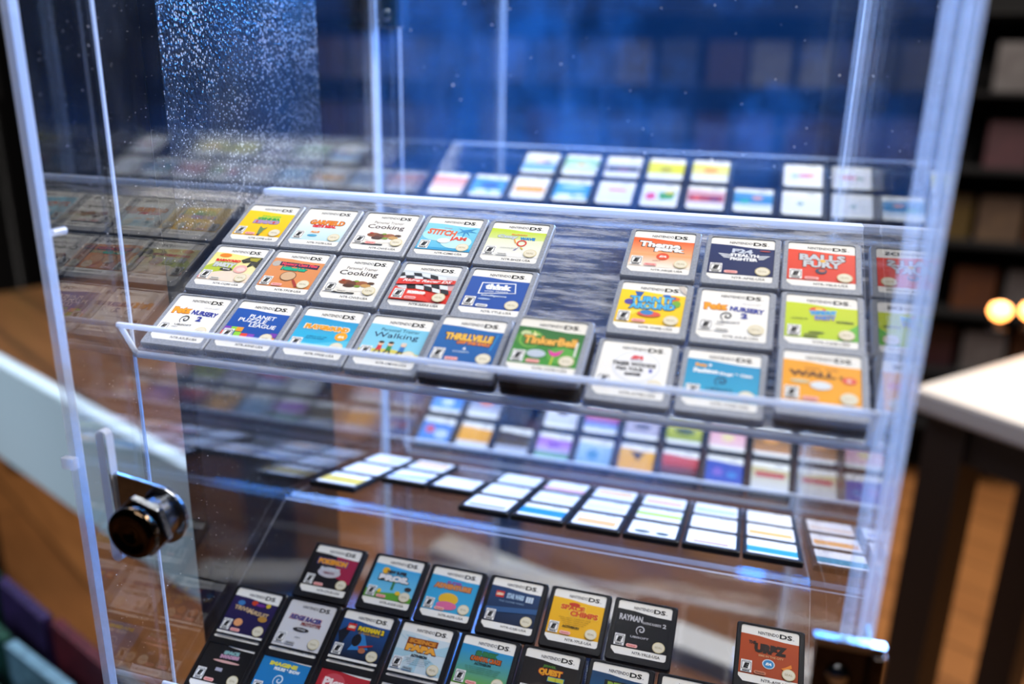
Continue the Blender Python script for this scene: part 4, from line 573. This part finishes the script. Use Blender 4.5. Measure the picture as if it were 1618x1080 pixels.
# dust specks caught on the panes, uncountable
def dust(name, parent, n, fn, rmin, rmax):
    b = MB(); rr = random.Random(11)
    for i in range(n):
        p = fn(rr); r = rr.uniform(rmin, rmax)*(1 if rr.random() < .93 else 1.8)
        c = Vector(p); k = len(b.v)
        b.v += [tuple(c+Vector(q)*r) for q in ((1, 0, 0), (-1, 0, 0), (0, 1, 0), (0, -1, 0), (0, 0, 1), (0, 0, -1))]
        for f in ((0, 2, 4), (2, 1, 4), (1, 3, 4), (3, 0, 4), (2, 0, 5), (1, 2, 5), (3, 1, 5), (0, 3, 5)): b.f.append(tuple(k+i_ for i_ in f)); b.mi.append(0)
    o = b.obj(name, M_DUST, parent); tag(o, kind='stuff'); return o
M_DUST = princ('dust', '#f4f4f6', 0.6)
dust('dust_specks', TA, 900, lambda r: ((XL+0.15)/1000, r.uniform(-0.036, 0.10), hz+r.uniform(-0.16, 0.17)), 0.00006, 0.00018)
dust('dust_specks', TA, 260, lambda r: ((XR-0.2)/1000, min(0.2, -0.03+abs(r.gauss(0, 0.02))), hz+r.uniform(-0.12, 0.12)), 0.00006, 0.00022)
dust('dust_specks', TA, 160, lambda r: (r.uniform(0.0, 0.31), 0.2538, hz+r.uniform(0.06, 0.33)), 0.0002, 0.0006)

# ------------------------------------------------------------------ cartridges in place
def put(y0, z0, th, x, v, n, *a, **k): return cartridge(shelf_matrix(y0, z0, th, x, v, n), *a, **k)
for (c, r), me, text, x, v, n in LABELS:
    if r == 2: v = max(-1.6, v-1.5)
    put(0, 0, TH, x, v, 0.05+n*3.85, 'grey', me, text, GU, ribs=(r == 2))
    for j in range(n):
        put(0, 0, TH, x+jr.uniform(-.3, .5), v-0.2+0.2*j, 0.05+j*3.85, 'black', None, ('dark game cartridge directly under the one with the deep blue sticker' if (c, r) == (4, 2) else 'dark cartridge under the amber stickered one in the front right corner' if (c, r) == (8, 2) else ('bottom' if j == 0 else 'middle')+' dark cartridge of the stack topped by the green stickered one'), GU)
for k, (x, v) in PLO.items():
    spec, text = LO[k]
    if k[1] == 2: v = max(v, -1.8)
    put(0, -190, TH, x, v, 0.05 if k[1] != 2 else 0.05, 'black', make_label(spec), text, GL, ribs=False)
for (c, r), spec, text in T2:
    put(304, 8, TH, 0.6+c*34.6, 37 if r else 73, 0.05, 'black', make_label(spec), text+', rear tower upper shelf', 'cartridges on the upper shelf of the rear tower', ribs=False)
for (c, r), spec, text in T2L:
    put(304, -183, TH, 0.6+c*34.6, 0.6 if r else 36.6, 0.05, 'black', make_label(spec), text+', rear tower lower shelf', 'cartridges on the lower shelf of the rear tower', ribs=False)
for (c, r), spec, text in BK:
    mx = Matrix.Translation(W(0.4+c*34.4, 118.5, -132.5)) @ Matrix.Rotation(math.radians(-14), 4, 'X') @ Matrix.Translation((0, 0.017+(2-r)*0.0355, 0.00005))
    cartridge(mx, 'black', make_label(spec), text+', near tower back slope', 'white stickered cartridges on the back slope of the near tower', ribs=False)

# ------------------------------------------------------------------ black textured strip fixed outside the left panel
def painted_glint_mat():  # sparkle of the pebbled surface painted as white flecks in the base colour
    mt, nt, out = new_mat('painted_glint_film'); L = nt.links.new
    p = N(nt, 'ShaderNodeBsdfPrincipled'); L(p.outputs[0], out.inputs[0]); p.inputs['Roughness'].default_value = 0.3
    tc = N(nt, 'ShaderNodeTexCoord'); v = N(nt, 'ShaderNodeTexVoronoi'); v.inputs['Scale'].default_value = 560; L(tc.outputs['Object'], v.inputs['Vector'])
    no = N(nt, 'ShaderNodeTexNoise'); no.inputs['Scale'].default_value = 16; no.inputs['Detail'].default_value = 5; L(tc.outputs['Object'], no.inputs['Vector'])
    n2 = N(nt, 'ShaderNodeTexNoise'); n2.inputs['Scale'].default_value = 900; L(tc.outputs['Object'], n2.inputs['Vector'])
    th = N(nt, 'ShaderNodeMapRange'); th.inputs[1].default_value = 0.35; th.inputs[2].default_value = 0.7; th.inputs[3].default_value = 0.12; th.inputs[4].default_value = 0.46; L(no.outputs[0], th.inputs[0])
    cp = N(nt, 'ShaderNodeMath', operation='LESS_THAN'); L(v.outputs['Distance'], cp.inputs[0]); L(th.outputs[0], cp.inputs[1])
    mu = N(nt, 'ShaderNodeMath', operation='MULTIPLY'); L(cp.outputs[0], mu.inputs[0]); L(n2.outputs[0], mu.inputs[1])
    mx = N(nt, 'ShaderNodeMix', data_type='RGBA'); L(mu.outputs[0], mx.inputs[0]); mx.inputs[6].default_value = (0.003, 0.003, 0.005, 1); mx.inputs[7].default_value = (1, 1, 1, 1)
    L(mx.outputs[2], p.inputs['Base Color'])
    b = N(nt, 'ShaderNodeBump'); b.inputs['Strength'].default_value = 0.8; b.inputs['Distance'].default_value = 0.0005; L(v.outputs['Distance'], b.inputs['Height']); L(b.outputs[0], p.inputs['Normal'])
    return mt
po_ = empty('textured_post', (-0.013, 0.115, 0)); tag(po_, 'tall black post with glint-painted pebbled upper film against the left side of the near tower', 'post')
b = MB(); b.prism(rrect(-0.005, -0.073, 0.005, 0.074, 0.002), 0.0, 1.58); b.obj('post_body', princ('satin_black', '#050506', 0.3, spec=0.3), po_)
b = MB(); b.box(0.0051, 0.0055, -0.0725, 0.0735, 1.195, 1.57); b.obj('painted_glint_film', painted_glint_mat(), po_)  # thin sheet carrying the painted sparkle, upper part only

# ------------------------------------------------------------------ room
def struct(name, mesh_b, mat): o = mesh_b.obj(name, mat); o['kind'] = 'structure'; return o
M_FLOOR = planks('floor_boards', '#8a5c34', '#6f4626', (0.14, 1.5), 0.5)
M_WALL = princ('dark_wall', '#050507', 0.9, spec=0.2)
M_WHITE = princ('white_laminate', '#aaa49f', 0.35)
M_BLUEWHITE = princ('pale_laminate', '#a9bdc9', 0.35)
M_OAK = planks('oak_board', '#5e3c1e', '#4c3018', (0.09, 0.9), 0.1)
M_DKWOOD = princ('dark_wood', '#1c110b', 0.5)
b = MB(); b.box(-3.2, 3.2, -2.2, 3.2, -0.05, 0); struct('floor', b, M_FLOOR)
b = MB(); b.box(-3.2, 3.2, -2.2, 3.2, 2.75, 2.8); struct('ceiling', b, M_WALL)
b = MB(); b.box(-3.2, 3.2, 3.15, 3.2, 0, 2.75); struct('wall_back', b, M_WALL)
b = MB(); b.box(-3.2, -3.15, -2.2, 3.15, 0, 2.75); struct('wall_left', b, M_WALL)
b = MB(); b.box(3.15, 3.2, -2.2, 3.15, 0, 2.75); struct('wall_right', b, M_WALL)
b = MB(); b.box(-3.15, 3.15, -2.2, -2.15, 0, 2.75); struct('wall_front', b, M_WALL)
# dark rack with game boxes along the back
RY = 2.5
rk = empty('game_rack', (0, RY, 0)); tag(rk, 'dark wall rack with rows of blurred game boxes across the background', 'shelving')
rows = [0.22, 0.40, 0.60, 0.82, 1.04, 1.26, 1.48]
for z in rows:
    b = MB(); b.box(-2.1, 2.24, 0.0, 0.16, z-0.012, z); b.obj('rack_shelf', M_WALL, rk)
for x in (-2.1, -0.7, 0.75, 2.22):
    b = MB(); b.box(x, x+0.02, 0, 0.18, 0, 1.75); b.obj('rack_upright', M_WALL, rk)
b = MB(); b.box(-2.1, 2.24, 0.17, 0.18, 0, 1.75); b.obj('rack_back', M_WALL, rk)
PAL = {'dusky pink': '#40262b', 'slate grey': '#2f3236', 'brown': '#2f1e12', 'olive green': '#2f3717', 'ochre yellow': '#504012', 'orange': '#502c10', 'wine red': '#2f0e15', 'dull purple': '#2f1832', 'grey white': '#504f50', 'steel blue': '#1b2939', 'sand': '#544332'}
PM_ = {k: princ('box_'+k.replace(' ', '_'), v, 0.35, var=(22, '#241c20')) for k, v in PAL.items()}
ORD = 'first second third fourth fifth sixth seventh eighth ninth tenth eleventh twelfth thirteenth fourteenth fifteenth sixteenth seventeenth eighteenth nineteenth twentieth twenty-first twenty-second twenty-third twenty-fourth twenty-fifth twenty-sixth twenty-seventh twenty-eighth'.split()
RW = {0.40: 'lowest', 0.60: 'second lowest', 0.82: 'middle', 1.04: 'second highest', 1.26: 'highest'}
cm = MB(); cm.prism([(x/1000, y/1000) for x, y in rrect(-60, -6, 60, 6, 2)], 0, 0.135)
BOXM = {k: cm.mesh('game_box', m_) for k, m_ in PM_.items()}
rr = random.Random(21)
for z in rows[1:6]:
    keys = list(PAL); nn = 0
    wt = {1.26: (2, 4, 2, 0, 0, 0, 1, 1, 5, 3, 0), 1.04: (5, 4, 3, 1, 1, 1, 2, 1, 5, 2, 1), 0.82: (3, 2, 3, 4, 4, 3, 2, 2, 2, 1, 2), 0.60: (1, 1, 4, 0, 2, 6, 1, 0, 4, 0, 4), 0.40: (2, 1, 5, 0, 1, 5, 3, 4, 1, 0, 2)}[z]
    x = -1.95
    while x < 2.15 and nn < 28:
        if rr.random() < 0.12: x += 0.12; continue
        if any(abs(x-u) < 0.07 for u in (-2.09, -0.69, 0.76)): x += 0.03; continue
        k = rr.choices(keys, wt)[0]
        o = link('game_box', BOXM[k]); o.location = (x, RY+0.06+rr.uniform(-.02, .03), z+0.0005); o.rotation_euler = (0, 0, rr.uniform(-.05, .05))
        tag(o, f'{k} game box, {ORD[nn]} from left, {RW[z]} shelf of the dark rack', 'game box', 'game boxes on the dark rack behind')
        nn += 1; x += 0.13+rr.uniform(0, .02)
# white topped counter at the right
c0 = Vector((0.506, 0.974, 0)); ud = Vector((0.752, -0.659, 0)); vd = Vector((0.659, 0.752, 0))
rotc = math.atan2(ud.y, ud.x)
ct = empty('white_topped_counter', (c0.x, c0.y, 0), (0, 0, rotc)); tag(ct, 'long counter with a thick white top and dark legs, out of focus at the right', 'counter')
b = MB(); b.box(0, 1.5, 0, 0.42, ZF-0.335, ZF-0.300); o = b.obj('counter_top', M_WHITE, ct); bevel(o, 0.006)
for (x, y) in ((0.02, 0.02), (1.40, 0.02), (0.02, 0.34), (1.40, 0.34)):
    b = MB(); b.box(x, x+0.06, y, y+0.06, 0, ZF-0.335); b.obj('leg', M_DKWOOD, ct)
b = MB(); b.box(0.08, 1.4, 0.03, 0.05, ZF-0.40, ZF-0.335); b.obj('apron', M_DKWOOD, ct)
# warm little lamps beyond that counter
M_WARM = princ('warm_bulb', '#ffcf9a', 0.4, emit=('#ff9a4a', 9))
for i, (x, y, w) in enumerate(((0.70, 1.35, 'left'), (0.755, 1.37, 'right'))):
    t = empty('table_lamp', (x, y, ZF-0.300)); tag(t, f'small glowing warm lamp on the white counter, {w} of the two', 'lamp', 'warm lamps on the white counter')
    b = MB(); b.lathe((0, 0, 0.0), (0, 0, 1), [(0, 0.018), (0.004, 0.018), (0.006, 0.006), (0.02, 0.005)], 20); b.obj('base', M_BLACKMETAL, t, True)
    b = MB(); b.lathe((0, 0, 0.02), (0, 0, 1), [(0, 0.005), (0.006, 0.014), (0.016, 0.019), (0.027, 0.015), (0.032, 0.004)], 20); b.obj('bulb', M_WARM, t, True)
# pale edged wooden counter at the left
a0 = Vector((-0.793, 0.610, 0)); a1 = Vector((-0.273, 0.388, 0)); dd = (a1-a0).normalized()
lt = empty('wooden_counter', (a0.x-0.45*dd.x, a0.y-0.45*dd.y, 0), (0, 0, math.atan2(dd.y, dd.x))); tag(lt, 'wooden counter with a broad pale blue white front edge, out of focus at the left', 'counter')
b = MB(); b.box(0, 1.05, 0.02, 0.55, ZF-0.325, ZF-0.300); b.obj('wooden_top', M_OAK, lt)
b = MB(); b.box(0, 1.05, -0.004, 0.018, ZF-0.47, ZF-0.297); o = b.obj('front_edge', M_BLUEWHITE, lt); bevel(o, 0.004)
for x, y in ((0.02, 0.03), (0.98, 0.03), (0.02, 0.5), (0.98, 0.5)):
    b = MB(); b.box(x, x+0.04, y, y+0.04, 0, ZF-0.326); b.obj('leg', M_DKWOOD, lt)
# low stand with game cases at the lower left
st = empty('low_display_stand', (-0.62, 0.12, 0), (0, 0, -0.35)); tag(st, 'low black stand heaped with blurred game cases at the lower left', 'display stand')
b = MB(); b.box(-0.35, 0.35, -0.14, 0.30, ZF-0.62, ZF-0.59); b.obj('stand_top', M_WALL, st)
for x, y in ((-0.34, -0.13), (0.30, -0.13), (-0.34, 0.25), (0.30, 0.25)):
    b = MB(); b.box(x, x+0.04, y, y+0.04, 0, ZF-0.62); b.obj('leg', M_WALL, st)
cm = MB(); cm.prism([(x/1000, y/1000) for x, y in rrect(-62, -6, 62, 6, 1.5)], 0, 0.105)
CC = {'cyan blue': '#2a86b8', 'navy blue': '#1c2c5a', 'wine red': '#6a2430', 'grey': '#6a7078', 'deep green': '#1f4a3c', 'violet': '#3a2a5c', 'pale blue': '#7aa6c0'}
CM = {k: cm.mesh('game_case', princ('case_'+k.replace(' ', '_'), v, 0.25, var=(30, '#10121a'))) for k, v in CC.items()}
q = 0
for i in range(5):
    for j in range(9):
        k = rr.choice(list(CC)); lx = -0.27+i*0.135; ly = -0.11+j*0.046
        loc = Matrix.Translation(st.location) @ Matrix.Rotation(-0.35, 4, 'Z') @ Vector((lx, ly, ZF-0.589))
        o = link('game_case', CM[k]); o.location = loc; o.rotation_euler = (0, 0, -0.35+rr.uniform(-.03, .03))
        tag(o, f'{k} game case on the low stand, {ORD[j]} from front, {ORD[i]} column', 'game case', 'game cases on the low stand')
# white ledge under the towers
A = W(-160, 723, -550); B = W(300, 582, -550); dv = B-A
o = empty('white_low_bench', (A.x, A.y, 0), (0, 0, math.atan2(dv.y, dv.x)))
wl = MB(); wl.box(0, 0.62, 0, 0.05, A.z-0.03, A.z); bevel(wl.obj('bench_top', M_WHITE, o), 0.004)
for x in (0.01, 0.57):
    wl = MB(); wl.box(x, x+0.04, 0.006, 0.044, 0, A.z-0.03); wl.obj('leg', M_WHITE, o)
tag(o, 'low narrow white bench running diagonally on the floor behind the towers', 'bench')
# green exit style light far at the left
M_GREEN = princ('green_lamp', '#2ad84a', 0.4, emit=('#18e030', 1.2))
t = empty('green_lamp', (-1.97, 1.72, ZF+0.05)); tag(t, 'small green glowing lamp in the dark at the far left edge', 'lamp')
b = MB(); b.box(-0.03, 0.03, 0.02, 0.035, -0.02, 0.12); b.obj('housing', M_WALL, t)
b = MB(); b.lathe((0, 0.02, 0.05), (0, -1, 0), [(0, 0.028), (0.01, 0.028), (0.016, 0.02), (0.018, 0.006)], 24); b.obj('lens', M_GREEN, t, True)
b = MB(); b.lathe((0, 0.028, -ZF-0.05), (0, 0, 1), [(0, 0.12), (0.02, 0.12), (0.03, 0.012), (ZF, 0.012)], 24); b.obj('stand', M_BLACKMETAL, t, True)
